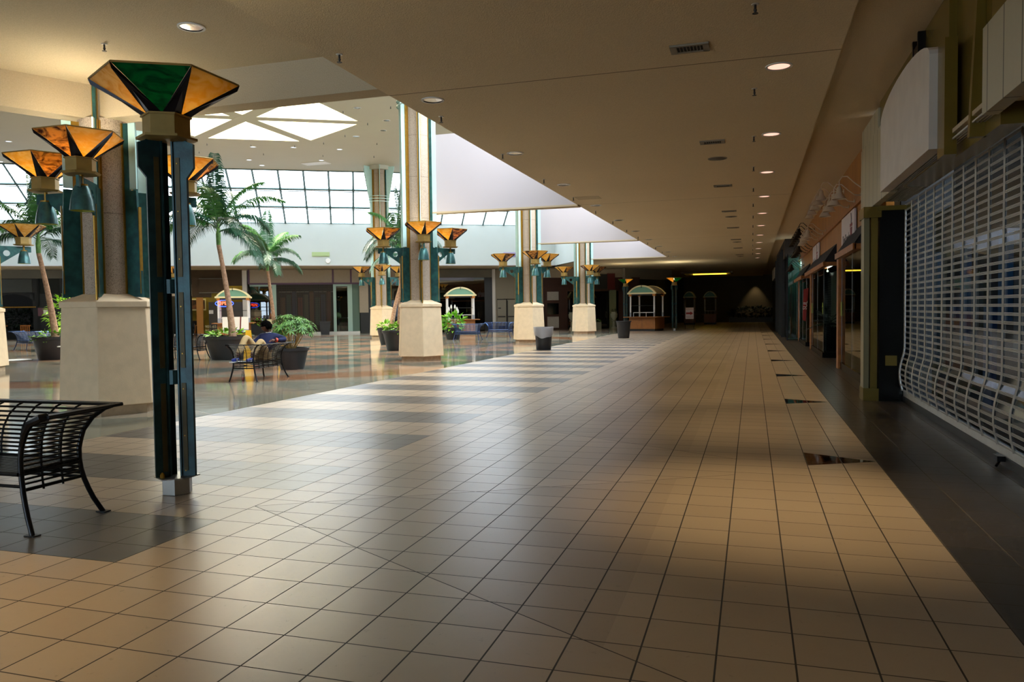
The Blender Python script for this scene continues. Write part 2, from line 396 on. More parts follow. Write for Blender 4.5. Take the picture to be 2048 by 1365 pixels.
slabwall('wall_atrium_northeast', (-9.9, 46.95), (-12.95, 52.4), ZC, ZA, .3, m_white)
b = MB(); b.box(-34, 13.5, 0, .3, ZC, ZW); struct('wall_atrium_north', b, m_white, BO, BA)
b = MB(); b.box(-34, 13.5, -.012, 0, ZC, ZC+.05); struct('trim_atrium_north', b, m_panel, BO, BA)
# west side closes the atrium
W0 = B(-34, 0)
slabwall('wall_atrium_west', (W0.x, W0.y), (-52, 5), 0, ZA, .3, m_white)
slabwall('wall_atrium_southwest', (-52, 5), (-40, -9), 0, ZA, .3, m_white)
b = MB(); b.box(-52, -16.5, -9.3, -9, 0, ZA); b.box(-5, 9, -9.3, -9, 0, ZA); b.box(-16.5, -5, -9.3, -9, 4.6, ZA); struct('wall_south', b, m_beam)
# unseen glazing, added behind the camera to light the left foreground
b = MB()
for k in range(9): b.box(-16.5+k*1.42, -16.42+k*1.42, -9.25, -9.1, 0, 4.6)
b.box(-16.5, -5, -9.25, -9.1, 2.3, 2.38)
o = struct('window_18', b, m_mull); obj('pane', MB().box(-16.5, -5, -9.2, -9.19, 0, 4.6), m_pane, o)
# atrium ceiling with the six-pointed skylight opening
def lineint(p, d, q, e):
    den = d[0]*e[1]-d[1]*e[0]; t = ((q[0]-p[0])*e[1]-(q[1]-p[1])*e[0])/den; return (p[0]+d[0]*t, p[1]+d[1]*t)
q0 = B(0, -4.95); e1 = lineint((-8.2,0), (0,1), (q0.x,q0.y), (BU.x,BU.y))
wl = B(-34, -4.95)
outer = [(-8.2,9.7), e1, (wl.x,wl.y), (-52,5), (-40,-9), pL, c1]
HC = (-20.6, 28.4); HR = 4.9
hole = [(HC[0]+HR*cos(radians(30+60*k)), HC[1]+HR*sin(radians(30+60*k))) for k in range(6)]
polys = [[Vector((x,y,0)) for x, y in outer], [Vector((x,y,0)) for x, y in hole]]
tr = tessellate_polygon(polys); allp = outer+hole
b = MB(); b.add([(x,y,ZA) for x, y in allp], [tuple(t) for t in tr])
b.add([(x,y,ZA+.3) for x, y in allp], [tuple(t) for t in tr]); struct('ceiling_atrium', b, m_atr)
# spokes of the skylight, flush with the ceiling
b = MB()
for k in range(3):
    a = radians(30+60*k); Mx = Matrix.Translation((HC[0],HC[1],0)) @ Matrix.Rotation(a,4,'Z')
    b.box(-HR, HR, -.3, .3, ZA-.004-.002*k, ZA+.35, Mx)
struct('trim_skylight_spokes', b, m_atr)
b = MB()
for k in range(6):
    p, q = hole[k], hole[(k+1)%6]
    b.quad((p[0],p[1],ZA),(q[0],q[1],ZA),(q[0],q[1],ZA+2.4),(p[0],p[1],ZA+2.4))
struct('wall_skylight_well', b, m_cream)
b = MB(); b.prism(hole, ZA+2.4, ZA+2.42); struct('window_skylight', b, thin_glass('skylight_glass', '#fff3d8', .0))

# sloped glazing of the atrium
def glazing(name, s0, s1, lo, hi, step, rows, loc, ang, extra=0):
    # runs along local x from s0 to s1; lo=(y,z) bottom, hi=(y,z) top
    f = MB(); L = sqrt((hi[0]-lo[0])**2+(hi[1]-lo[1])**2)
    def P(s, t, off=0):
        return Vector((s, lo[0]+(hi[0]-lo[0])*t, lo[1]+(hi[1]-lo[1])*t))
    n = int(round((s1-s0)/step)); root = None
    for i in range(n+1):
        s = s0+(s1-s0)*i/n
        f.tube([P(s,0), P(s,1)], .062, 4)
    for t in [k/rows for k in range(rows+1)]:
        f.tube([P(s0,t), P(s1,t)], .07 if 0 < t < 1 else .06, 4)
        if 0 < t < 1: f.tube([P(s0,t-.035), P(s1,t-.035)], .025, 4)
    o = struct(name, f, m_mull, loc, ang)
    g = MB(); g.quad(P(s0,0), P(s1,0), P(s1,1), P(s0,1))
    obj('pane', g, m_pane, o)
    return o
glazing('window_1', -33.2, 15.4, (0.05, ZW), (-4.95, ZA), 1.43, 3, BO, BA)
f = MB()
def Q(y, t): return Vector((-4.83-3.37*t, y, 6.9+(ZA-6.9)*t))
for i in range(28):
    y = 9.95+i*1.43; f.tube([Q(y,0), Q(y,1)], .045, 4)
for t in (0, 1/3, 2/3, 1): f.tube([Q(9.95,t), Q(48.6,t)], .06, 4)
o = struct('window_2', f, m_mull); g = MB(); g.quad(Q(9.95,0), Q(48.6,0), Q(48.6,1), Q(9.95,1)); obj('pane', g, m_pane, o)
# ================================================================ BACK SHOPS (along the back frame, 4 m behind the clerestory wall)
DS = 4.0
def bb(M_, s0, s1, z0, z1, d0=0, d1=.1): return M_.box(s0, s1, d0+DS, d1+DS, z0, z1)
def bstruct(name, spec, mat):
    b = MB()
    for t in spec: bb(b, *t)
    return struct(name, b, mat, BO, BA)
m_bgrey = M('fascia_grey', '#6a675d', .8, var=.1, vscale=1.5); m_bblack = M('shop_black', '#15181a', .5)
m_brown = M('brown_wall', '#3f241c', .7, var=.15, vscale=1.2); m_choc = M('umber_fascia', '#4d3d2a', .8, var=.2, vscale=1.5)
m_taupe = M('taupe_wall', '#8a8272', .8); m_seafoam = M('pale_green_frame', '#9dbab0', .5); m_sage = M('sage_wall', '#5c7266', .8)
m_mauve = M('mauve_trim', '#5b3f58', .5); m_buff = M('buff_fascia', '#a89c8a', .8, var=.05)
m_red = M('red_sign_paint', '#5e1512', .6); m_yolk = M('ochre_wall', '#8f7a24', .8, var=.2, vscale=2)
# rear walls / interiors
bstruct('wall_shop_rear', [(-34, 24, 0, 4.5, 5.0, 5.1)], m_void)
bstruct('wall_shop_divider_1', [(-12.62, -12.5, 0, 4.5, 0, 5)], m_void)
bstruct('wall_shop_divider_2', [(-7.87, -7.57, 0, 4.45, -.05, 5)], m_whitep)
bstruct('wall_shop_divider_3', [(-.57, 0, 0, 3.5, .0, 5)], m_sage)
bstruct('wall_shop_divider_4', [(9.56, 9.78, 0, 4.5, -.05, 5)], m_whitep)
# far left dark shop
a = MB()
bb(a, -34, -20.9, 3.95, 4.5); bb(a, -20.9, -12.5, 3.95, 4.5)
struct('wall_dark_shop_header', a, m_bgrey, BO, BA)
a = MB()
arc = [(-24.0,0),(-24.0,2.1)]
pts = [(-22.15+1.45*cos(t), 2.1+.85*sin(t)) for t in [pi*k/14 for k in range(14, -1, -1)]]
# wall with an arched opening, cut as columns
for i in range(14):
    x0, z0 = pts[i]; x1, z1 = pts[i+1]
    a.plate([(x0, z0), (x1, z1), (x1, 3.02), (x0, 3.02)], DS, DS+.15)
bb(a, -34, -23.6, 0, 3.95); bb(a, -23.6, -20.9, 2.97, 3.05); bb(a, -20.93, -20.5, 0, 3.95); bb(a, -20.5, -19.2, 0, 2.95); bb(a, -19.3, -18.6, 0, 3.95)
bb(a, -23.6, -20.7, 3.9, 3.96); bb(a, -20.7, -20.5, 0, 3.95)
struct('wall_dark_shop', a, m_bblack, BO, BA)
o = struct('window_3', MB().box(-23.6, -20.95, DS+.04, DS+.06, 3.05, 3.9), M('grey_shop_pane', '#5d6264', .06, .5), BO, BA)
o = struct('window_4', MB().box(-20.5, -19.3, DS+.04, DS+.06, 2.95, 3.9), M('grey_shop_pane_b', '#33383a', .05, .5), BO, BA)
o = struct('window_5', MB().box(-18.6, -12.7, DS+.04, DS+.06, .4, 3.5), m_shopdk, BO, BA)
bstruct('trim_pale_green_frame', [(-18.6,-18.5,0,3.5), (-16.9,-16.8,0,3.5), (-15,-14.9,0,3.5), (-13,-12.6,0,3.9), (-18.6,-12.6,3.4,3.6)], m_seafoam)
bstruct('trim_arch_brass_rail', [(-23.6,-20.75, 2.06, 2.13, -.03, .05)], m_gold)
# brown fronted jewellery and gift shop
bstruct('wall_umber_fascia', [(-12.5, -7.87, 3.4, 4.5), (-12.5,-9.9,2.62,3.4)], m_choc)
bstruct('wall_ochre_interior', [(-12.4, -8.0, 0, 4.3, 3.2, 3.3)], m_yolk)
bstruct('wall_dark_wainscot', [(-10.1, -7.9, 0, 2.3, .05, .12)], M('wainscot', '#3b3733', .4))
bstruct('wall_transom', [(-10.1, -9.2, 2.3, 3.4, .1, .16)], m_yolk)
bstruct('trim_amber_post', [(-10.85, -10.45, 0, 2.62, -.15, .1)], M('amber_post', '#a8722e', .5))
light('shop_light', 'POINT', B(-11.2, DS+2, 3.9), 45, (1,.85,.4), shadow_soft_size=1.0)
light('shop_light', 'POINT', B(-9.0, DS+2, 3.9), 20, (1,.9,.6), shadow_soft_size=1.0)
# mauve trimmed shop
bstruct('wall_buff_fascia', [(-7.48, 5.0, 3.56, 4.5)], m_buff)
bstruct('trim_mauve', [(-7.5,-7.38,3.5,4.5,-.04,.02), (-7.4,.05,3.46,3.58,-.04,.12), (-1.86,-1.74,3.5,4.5,-.04,.02), (-.62,-.5,3.5,4.5,-.04,.02)], m_mauve)
bstruct('trim_pale_green_post', [(-5.92,-5.64,0,3.46,-.1,.1), (-1.8,-1.6,0,3.46,-.1,.1), (-.82,-.5,0,3.46,-.1,.1), (-1.6,-.5,3.32,3.46,-.1,.1), (-7.4,-5.64,3.34,3.46,-.05,.1)], m_seafoam)
bstruct('trim_white_kerb', [(-5.6,-1.6,.0,.14,-.2,.1),(-1.6,.0,0,.14,-.3,.1)], m_whitep)
o = struct('door_1', MB().box(-1.58, -.84, DS+.3, DS+.33, .12, 3.3), m_shop, BO, BA)
bstruct('wall_white_pier', [(.0,.62,1.45,4.5,-.12,.1)], m_buff); bstruct('wall_black_pier', [(.05,1.4,0,1.45,-.1,.05),(.62,1.9,0,4.3,.02,.2)], m_bblack)
o = struct('window_6', MB().box(-7.35, -5.95, DS, DS+.02, .1, 3.34), m_shopdk, BO, BA)
# dark shop behind the second kiosk
bstruct('wall_grey_header', [(5.0,9.56,3.9,4.5)], m_bgrey)
bstruct('wall_black_jamb', [(9.0,9.56,0,3.9,.0,.3)], m_bblack)
o = struct('window_7', MB().box(1.9, 9.0, DS+.1, DS+.12, .0, 3.9), m_shopdk, BO, BA)
a = MB()
for k in range(3): bb(a, 3, 7.2-.2*k, 3.0+.28*k, 3.08+.28*k, 2+.3*k, 2.3+.3*k); bb(a, 7.0-.2*k, 8.4, 2.8+.3*k, 2.9+.3*k, 1.6+.3*k, 1.9+.3*k)
struct('trim_stepped_shop_ceiling', a, m_taupe, BO, BA)
# taupe wall with the grey double doors
bstruct('wall_taupe', [(9.78, 13.4, 2.32, 4.5), (9.78,9.9,0,2.32), (11.35,13.4,0,2.32)], m_taupe)
m_doorp = M('grey_door_paint', '#8d8778', .6); m_dark = M('dark_fitting', '#2a2622', .5)
dr = obj('door_2', bb(MB(), 9.93, 10.6, .02, 2.26, .04, .1), m_doorp, None, BO, BA); dr['kind'] = 'structure'
obj('push_bar', bb(MB(), 9.98, 10.52, .98, 1.06, -.03, .04), m_dark, dr); obj('sign_plate', bb(MB(), 10.0, 10.2, 1.6, 1.68, .02, .04), m_dark, dr)
obj('kick_grille', bb(MB(), 10.0, 10.5, .12, .32, .02, .04), m_dark, dr)
dr = obj('door_3', bb(MB(), 10.66, 11.32, .02, 2.26, .04, .1), m_doorp, None, BO, BA); dr['kind'] = 'structure'
obj('push_bar', bb(MB(), 10.72, 11.26, .98, 1.06, -.03, .04), m_dark, dr); obj('kick_grille', bb(MB(), 10.8, 11.25, .12, .32, .02, .04), m_dark, dr)
obj('latch_rod', bb(MB(), 10.66, 10.72, .1, 2.2, .0, .04), m_dark, dr)
# brown shop with display windows and a red and black fascia
bstruct('wall_brown_shop', [(13.4,13.7,0,4.5),(13.7,14.6,2.82,3.86),(13.7,14.6,1.96,2.18),(13.7,14.6,.96,1.13),(13.7,14.6,0,.12),(14.6,15.28,0,4.5),(15.28,21,2.84,3.86,0,.1)], m_brown)
bstruct('wall_buff_header', [(13.4,20.0,3.86,4.5,-.02,.05)], m_buff)
m_blind = M('white_blind', '#b3b0ab', .7, var=.2, vscale=20)
for i, (z0, z1) in enumerate(((2.18,2.82),(1.13,1.96),(.12,.96))):
    struct('window_%d' % (8+i), bb(MB(), 13.7, 14.6, z0, z1, .05, .08), m_blind if i != 1 else m_shopdk, BO, BA)
bstruct('wall_red_shop_post', [(18.58,19.08,.0,2.9,-.05,.15)], M('pale_olive_post', '#6f7a60', .6))
bstruct('wall_brown_shop_end', [(19.3,20.0,0,3.86)], m_brown)
o = struct('window_11', MB().box(15.3, 18.58, DS+.3, DS+.32, .05, 2.84), m_shopdk, BO, BA)
t = thing('shop_fascia_sign', 'dark fascia sign with red ends above the brown shop entrance', 'sign', B(16.3, DS-.12), BA)
obj('sign_panel', MB().box(0, 2.05, -.05, .05, 2.98, 4.1), m_bblack, t); obj('end_panel', MB().box(2.05, 2.65, -.07, .05, 2.95, 4.15), m_red, t); obj('end_panel', MB().box(-.5, 0, -.07, .05, 2.95, 4.15), m_red, t)
# recessed far-left side of the corridor and far end wall
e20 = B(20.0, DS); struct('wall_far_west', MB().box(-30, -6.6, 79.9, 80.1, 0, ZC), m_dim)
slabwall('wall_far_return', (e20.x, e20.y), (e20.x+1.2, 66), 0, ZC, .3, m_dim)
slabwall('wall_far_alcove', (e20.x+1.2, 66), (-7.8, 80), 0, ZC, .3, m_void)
m_farwall = stucco('far_wall_plaster', '#5b5344', '#6a6150', 20)
b = MB(); b.box(-7.8, 4.6, 80, 80.2, 0, ZC+.2); struct('wall_far_end', b, m_farwall)
# sloping soffit bulkhead near the far-left shops
slabwall('wall_far_bulkhead', (e20.x-.2, e20.y-.4), (e20.x+2.8, e20.y+4.5), 3.75, ZC, .25, m_taupe)

# ---- things on or in the back shops
def bthing(name, label, cat, s, d=0, group=None): return thing(name, label, cat, B(s, DS+d), BA, group)
t = bthing('shop_sign_board', 'large blank brown timber board hanging over the gift shop opening', 'sign board', -9.72, -.12)
obj('board', MB().box(-.88,.88,-.05,.05,2.95,3.88), m_choc, t); obj('bottom_trim', MB().box(-.92,.92,-.07,.03,2.9,2.96), m_bgrey, t); obj('top_trim', MB().box(-.92,.92,-.07,.03,3.86,3.92), m_bgrey, t)
def text(name, s, size, mat, parent, loc, rot, extrude=.004, align='CENTER'):
    cu = bpy.data.curves.new(name, 'FONT'); cu.body = s; cu.size = size; cu.extrude = extrude; cu.align_x = align; cu.align_y = 'CENTER'
    q = bpy.data.objects.new(name, cu); COL.objects.link(q); bpy.context.view_layer.update()
    me = bpy.data.meshes.new_from_object(q.evaluated_get(bpy.context.evaluated_depsgraph_get())); bpy.data.objects.remove(q)
    o = bpy.data.objects.new(name, me); COL.objects.link(o); me.materials.clear(); me.materials.append(mat); o.location = loc; o.rotation_euler = rot
    if parent: o.parent = parent
    return o
t = bthing('shop_sign', 'cream square shop sign with brown script lettering left of the timber board', 'sign', -11.8, -.12)
obj('sign_panel', MB().box(-.68,.68,-.03,.03,2.72,3.5), M('cream_sign', '#c9b79a', .6), t)
text('lettering', 'ry', .62, m_choc, t, (.42,-.05,3.12), (pi/2,0,0))
for i, s in enumerate((-12.1,-11.55,-11.0)):
    p = bthing('framed_picture', 'gold framed portrait, %s on the ochre shop wall' % ('leftmost','middle one','rightmost')[i], 'picture', s, 2.9, 'portraits on the ochre wall')
    obj('frame', MB().box(-.24,.24,-.03,.03,1.75,2.6), m_creamp, p); obj('picture', MB().box(-.17,.17,-.05,-.02,1.85,2.5), M('portrait', '#2b1c14', .6, col2='#8a5a3a', vscale=3), p)
t = bthing('display_counter', 'dark counter with trinkets inside the gift shop', 'counter', -11.6, 1.4)
obj('cabinet', MB().box(-.7,.9,-.3,.3,0,1.0), m_dim, t); obj('worktop', MB().box(-.74,.94,-.33,.33,1.0,1.04), m_choc, t)
t = bthing('folding_chair', 'black folding chair standing in the gift shop entrance', 'chair', -11.35, .5)
obj('seat', MB().box(-.22,.22,-.2,.2,.43,.46), m_black, t); obj('backrest', MB().box(-.22,.22,.2,.23,.6,.85), m_black, t)
for sx in (-.2,.2):
    obj('leg', MB().tube([(sx,-.25,0),(sx,.22,.85)], .012), m_steel, t); obj('leg', MB().tube([(sx,.25,0),(sx,-.15,.44)], .012), m_steel, t)
t = bthing('stool', 'tall wooden stool beside the amber post', 'stool', -10.95, .35)
obj('seat', MB().ring([(.15,.7),(.16,.74)], 12), m_wood, t)
for a_ in (.8,2.4,3.9,5.5): obj('leg', MB().tube([(.2*cos(a_),.2*sin(a_),0),(.1*cos(a_),.1*sin(a_),.7)], .014), m_wood, t)
t = bthing('notice_sheet', 'white paper notice taped to the dark wainscot window', 'notice', -9.95, 0); obj('sheet', MB().box(-.13,.15,-.01,.0,1.5,1.75), m_whitep, t)
t = bthing('phone_number_lettering', 'cream painted phone digits low on the dark gift shop window', 'lettering', -10.0, 0)
text('digits', '901-65', .26, m_creamp, t, (0,.03,.62), (pi/2,0,0), .002); text('digits', '901-30', .26, m_creamp, t, (0,.03,.34), (pi/2,0,0), .002)
# poster, arch plants, timber rails in the arch shop
t = bthing('wall_poster', 'small white and maroon poster on the dark wall beside the arch', 'poster', -20.3, -.02); obj('board', MB().box(-.33,.33,-.02,.02,1.5,2.03), M('maroon_print', '#6a4652', .6), t); obj('print', MB().box(.0,.28,-.03,-.015,1.58,1.9), m_whitep, t)
for i, s in enumerate((-23.3, -21.3)):
    t = bthing('timber_rail', 'orange brown slatted timber rail inside the arch, %s' % ('left long piece','right short piece beside the wall')[i], 'railing', s, -.3)
    w_ = .95 if i == 0 else .3
    obj('rail', MB().box(-w_,w_,-.03,.03,.86,.93), m_cedarpost, t)
    m_ = MB()
    for k in range(int(w_*2/.12)): m_.box(-w_+k*.12,-w_+k*.12+.07,-.02,.02,.35,.86)
    obj('slats', m_, m_cedarpost, t)
def leafblob(n, rx, ry, rz, cz, size, seed=0, kind='leaf'):
    rnd = random.Random(seed); m_ = MB()
    for i in range(n):
        u = rnd.uniform(-1,1); th = rnd.uniform(0,2*pi); rad = rnd.uniform(.55,1)**.6
        q = sqrt(max(0,1-u*u)); p = Vector((rx*rad*q*cos(th), ry*rad*q*sin(th), cz+rz*rad*u))
        out = Vector((q*cos(th), q*sin(th), u*.6+.25)).normalized()
        d = (out+Vector((rnd.uniform(-.6,.6),rnd.uniform(-.6,.6),rnd.uniform(-.7,.3)))).normalized()
        sd = d.cross(Vector((rnd.uniform(-.4,.4),rnd.uniform(-.4,.4),1))).normalized(); nn = sd.cross(d)
        L = size*rnd.uniform(.7,1.25); W = L*.28
        m_.add([p, p+d*L*.45+sd*W+nn*L*.05, p+d*L-nn*L*.18, p+d*L*.45-sd*W+nn*L*.05], [(0,1,2,3)])
    return m_
m_deep = M('deep_foliage', '#10241a', .7, var=.4, vscale=5)
t = bthing('potted_shrub', 'wide dark leafy shrubs growing behind the arch in the black shop', 'shrub', -22.2, 1.2)
obj('foliage', leafblob(500, 1.3,.6,.65,1.25,.3,3), m_deep, t); obj('planter', MB().box(-1.3,1.3,-.4,.4,0,.6), m_bblack, t)
# rolling shutter of the mauve shop
t = bthing('roller_shutter', 'closed dark roller grille between two pale green posts below the mauve trim', 'shutter', -3.72, .1)
m_ = MB()
for k in range(46): m_.box(-1.9,1.9,-.01,.01,.16+k*.072,.16+k*.072+.03)
obj('slats', m_, M('bronze_slats', '#4a4238', .4, .5), t)
m_ = MB()
for k in range(13): m_.box(-1.9+k*.31,-1.88+k*.31,-.015,.015,.14,3.46)
obj('links', m_, m_black, t); obj('bottom_bar', MB().box(-1.92,1.92,-.03,.03,.12,.18), m_black, t)
cols_ = ['#5a3a1e','#1d3a36','#23304a','#5a2a22','#4a4636']
t = bthing('clothes_rack', 'row of dark hangings visible through the closed roller grille', 'clothing rack', -3.7, 1.6)
for k in range(9):
    obj('hanging', MB().box(-1.8+k*.4,-1.5+k*.4,-.1,.1,.6,2.6+.2*(k%3)), M('hanging_cloth_%s' % 'abcde'[k%5], cols_[k%5], .8), t)
obj('rail', MB().tube([(-1.9,0,3.0),(1.9,0,3.0)], .02), m_steel, t)
# window items beside the green door
t = bthing('display_case', 'small white framed display case with plants behind the glass door', 'display case', -1.1, .8)
[obj('upright', MB().box(x_-.03,x_+.03,-.2,.2,0,1.06), m_whitep, t) for x_ in (-.37,.37)]; obj('top_board', MB().box(-.4,.4,-.2,.2,1.06,1.12), m_whitep, t); obj('backing', MB().box(-.34,.34,.1,.14,0,1.06), m_red, t)
obj('foliage', leafblob(60,.25,.1,.35,.6,.2,5), m_mid, t)
# lanterns and figures in the dark shop
for i, (s, z, k) in enumerate(((6.9,2.45,.24),(6.7,1.60,.34),(8.25,1.55,.22),(8.1,2.35,.14))):
    t = bthing('yellow_bird_ornament', ['upper yellow bird ornament hanging behind the second kiosk','lower yellow bird ornament hanging behind the second kiosk','lower yellow bird ornament right of the second kiosk','small upper yellow bird ornament right of the second kiosk'][i], 'ornament', s, 1.0)
    obj('body', MB().ring([(.01,z-.14*k*2),(k*.45,z-.05),(k*.5,z+.05),(.01,z+.12)], 10), M('ochre_paper', '#a8842a', .6, emit=.12), t, smooth=True)
    obj('wing', MB().slab([(-k*.8,0,z+.05),(0,0,z),(k*.8,0,z+.14),(0,.0,z+.16)], .01), M('ochre_paper_b', '#8f7024', .6, emit=.1), t)
    obj('cord', MB().tube([(0,0,z+.1),(0,0,4.2)], .004, 4), m_black, t)
# figures/vases at the brown shop
for i, s in enumerate((15.5, 18.8)):
    t = bthing('stone_urn', 'pale stone urn on a pedestal at the %s of the brown shop entrance' % ('left side','right side')[i], 'urn', s, -.35)
    obj('pedestal', MB().ring([(.2,0),(.2,.1),(.11,.16),(.1,.55),(.2,.62),(.2,.66)], 14), M('pale_stone','#8f9484',.8), t, smooth=True)
    obj('bowl', MB().ring([(.08,.66),(.24,.85),(.27,1.1),(.2,1.2),(.24,1.28)], 14), M('pale_stone_b','#9a9e90',.8), t, smooth=True)
    obj('foliage', leafblob(30,.15,.15,.1,1.33,.14,i), m_deep, t)
t = bthing('stone_planter', 'low pale stone planter with flowers in the middle of the brown shop front', 'planter', 17.45, -.3)
obj('box', MB().prism([(-.3,-.2),(.3,-.2),(.3,.2),(-.3,.2)],0,.5), M('pale_stone_c','#7d8072',.8), t); obj('foliage', leafblob(60,.28,.2,.15,.55,.14,9), m_mid, t)
t = bthing('flower_stand', 'display stand of colourful flowers in front of the dark left window of the mauve shop', 'flower display', -6.75, -.5)
obj('stand', MB().box(-.6,.6,-.2,.2,0,.75), m_bblack, t); obj('foliage', leafblob(90,.6,.25,.25,.85,.16,11), m_lime, t); obj('blooms', leafblob(50,.6,.26,.22,.98,.1,12), M('mixed_blooms','#b5622a',.6,col2='#a8304a',vscale=7), t)
t = bthing('easel', 'small wooden easel holding a framed card beside the flower stand', 'easel', -5.95, -1.1)
for sx in (-1,1): obj('leg', MB().tube([(sx*.28,0,0),(0,.02,1.55)], .014), m_cedarpost, t)
obj('leg', MB().tube([(0,.35,0),(0,.02,1.5)], .014), m_cedarpost, t); obj('card', MB().box(-.24,.24,-.05,-.02,.78,1.08), m_creamp, t)
# exit grilles on the white clerestory wall
for i, (s, mt) in enumerate(((-2.45, M('yellow_green_grille','#9fb382',.6)), (10.2, M('mauve_grille','#8c7fb0',.6)))):
    t = thing('wall_grille', ('yellow green ventilation grille on the white wall above the palms','pale mauve grille on the white wall left of the third column')[i], 'grille', B(s, 0), BA)
    obj('frame', MB().box(-.56,.56,-.03,.0,5.13,5.42), mt, t)
    obj('louvres', MB().box(-.5,-.2,-.05,-.03,5.17,5.38).box(-.17,.17,-.05,-.03,5.17,5.38).box(.2,.5,-.05,-.03,5.17,5.38), mt, t)
t = thing('wall_disc', 'round white disc on the white wall under the yellow green grille', 'disc', B(-2.0, 0), BA); obj('disc', MB().ring([(.17,0),(.15,.05)], 18, Matrix.Translation((0,-.0,4.85)) @ Matrix.Rotation(pi/2,4,'X')), m_whitep, t)

# ================================================================ RIGHT SIDE SHOPS
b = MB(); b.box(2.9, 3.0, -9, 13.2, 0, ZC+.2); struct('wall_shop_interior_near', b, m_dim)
b = MB(); b.box(2.3, 2.5, -9, 3.4, 0, 3.3); struct('wall_right_near', b, m_stone)
b = MB(); b.box(2.3, 2.45, -9, 13.5, 3.25, ZC+.2); struct('wall_right_header', b, m_stone)
b = MB(); b.box(1.84, 2.3, -9, 13.5, 3.18, 3.22); struct('ceiling_fascia_soffit', b, m_beam)
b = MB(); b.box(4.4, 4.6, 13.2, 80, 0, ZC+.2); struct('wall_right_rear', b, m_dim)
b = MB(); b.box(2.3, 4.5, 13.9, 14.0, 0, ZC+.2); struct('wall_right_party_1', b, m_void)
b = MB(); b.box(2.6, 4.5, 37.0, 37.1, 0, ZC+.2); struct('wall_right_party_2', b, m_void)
# fascia: brass backing, concrete panels, blank arched board
t = thing('shop_fascia', 'tall aged brass and limestone shop fascia above the roller shutter', 'shop fascia', (1.82, 0, 0))
obj('brass_backing', MB().box(.05,.12,8.76,13.15,3.2,ZC+.1).box(.12,.3,7.3,8.76,3.0,ZC+.1).box(.05,.12,-8,7.3,3.7,ZC+.1), m_brassp, t)
obj('brass_strip', MB().box(-.05,.06,8.45,8.74,2.98,4.1), m_brassp, t)
obj('brass_fin', MB().plate([(0,3.0),(.14,3.0),(.14,4.6),(.06,4.4)], 7.75, 7.82), m_brassp, t)
obj('limestone_panel', MB().box(0,.1,11.88,14.85,3.1,4.2), m_stone, t)
obj('limestone_panel', MB().box(-.02,.1,-8,7.28,3.08,3.78), m_stone, t)
obj('limestone_panel', MB().box(.02,.12,13.1,14.9,4.2,4.55), m_stone, t)
obj('brass_bracket', MB().box(-.03,.12,10.15,10.2,4.28,4.6).box(-.03,.12,9.85,9.9,4.28,4.62).box(-.02,.05,9.9,10.15,4.3,4.5), m_black, t)
obj('soffit_grille', MB().box(.12,.42,8.9,11.5,3.1,3.14), m_brassp, t)
m_ = MB(); 
for k in range(14): m_.box(.02+k*.03,.035+k*.03,7.4,13.2,3.12,3.135)
obj('soffit_slats', m_, m_alu, t)
m_ = MB(); pl = [(8.78,3.1),(11.87,3.1),(11.87,4.05)]+[(10.325+1.545*cos(pi*k/16), 4.05+.25*sin(pi*k/16)) for k in range(1,16)]+[(8.78,4.05)]
m_.plate([(y,z) for y,z in pl], -.06, .06, Matrix.Rotation(pi/2,4,'Z'))
t2 = thing('blank_sign_board', 'large blank off white arched sign board mounted over the shutter', 'sign board', (1.76, 0, 0)); obj('board', m_, m_blank, t2)
# marble pier, brass and glass corner
t = thing('marble_pier', 'polished black marble pier at the far end of the roller shutter', 'pier', (0,0,0)); obj('shaft', MB().box(1.93,2.36,13.5,13.9,0,3.08), m_marble, t); obj('cap', MB().box(1.9,2.4,13.42,13.95,3.02,3.09), m_brassp, t)
obj('brass_plate', MB().box(2.02,2.19,13.485,13.5,.57,.73), m_brassp, t)
t = thing('brass_glass_corner', 'polished brass corner post with a paler satin strip beside the black marble pier', 'post', (0,0,0))
obj('post', MB().box(1.81,1.91,13.55,13.9,.2,2.92), m_brassp, t); obj('satin_strip', MB().box(1.71,1.79,13.56,13.9,.2,2.92), M('satin_brass','#8f8664',.35,.5), t)
obj('base', MB().box(1.70,1.93,13.5,13.95,0,.2), m_brassp, t); obj('cap', MB().box(1.69,1.95,13.46,14.0,2.92,3.09), m_brassp, t)
# roller shutter of aluminium with clear panels, bellied out towards the foot
t = thing('roller_shutter', 'big aluminium roller shutter with clear panes filling the near right shop front', 'shutter', (2.3,0,0))
ROW = .083; NR = 35
def sx(z):
    return -.0 if z > .8 else -.07*(sin(pi*max(0,(.8-z))/.72)) if z > .08 else 0
m_ = MB(); pn = MB(); lks = {}
rnd = random.Random(5)
NC = 20; Y0, Y1 = 3.48, 13.48; cw = (Y1-Y0)/NC
for r in range(NR+1):
    z = .19+r*ROW; x = sx(z)
    for q in (-.011, 0, .011): m_.tube([(x, Y0, z+q), (x, Y1, z+q)], .0039, 5, False)
    if r < NR:
        x2 = sx(z+ROW)
        for c in range(NC):
            y = Y0+c*cw; j = rnd.uniform(-.0008,.0008); j2 = rnd.uniform(-.0012,.0012)
            pn.quad((x+j, y+.01, z+.012), (x+j2, y+cw-.01, z+.012), (x2+j2*.5, y+cw-.01, z+ROW-.012), (x2+j*.5, y+.01, z+ROW-.012))
        for c in range(NC+1):
            y = Y0+c*cw+(0 if r%2 == 0 else .0)
            lks.setdefault(c, MB()).tube([(x-.004, y, z-.012), ((x+x2)/2-.006, y, z+ROW/2), (x2-.004, y, z+ROW+.012)], .013, 4, False)
obj('slats', m_, m_alu, t); [obj('link_chain', q_, m_alu, t) for q_ in lks.values()]
m_pan = bpy.data.materials.new('shutter_pane'); m_pan.use_nodes = True
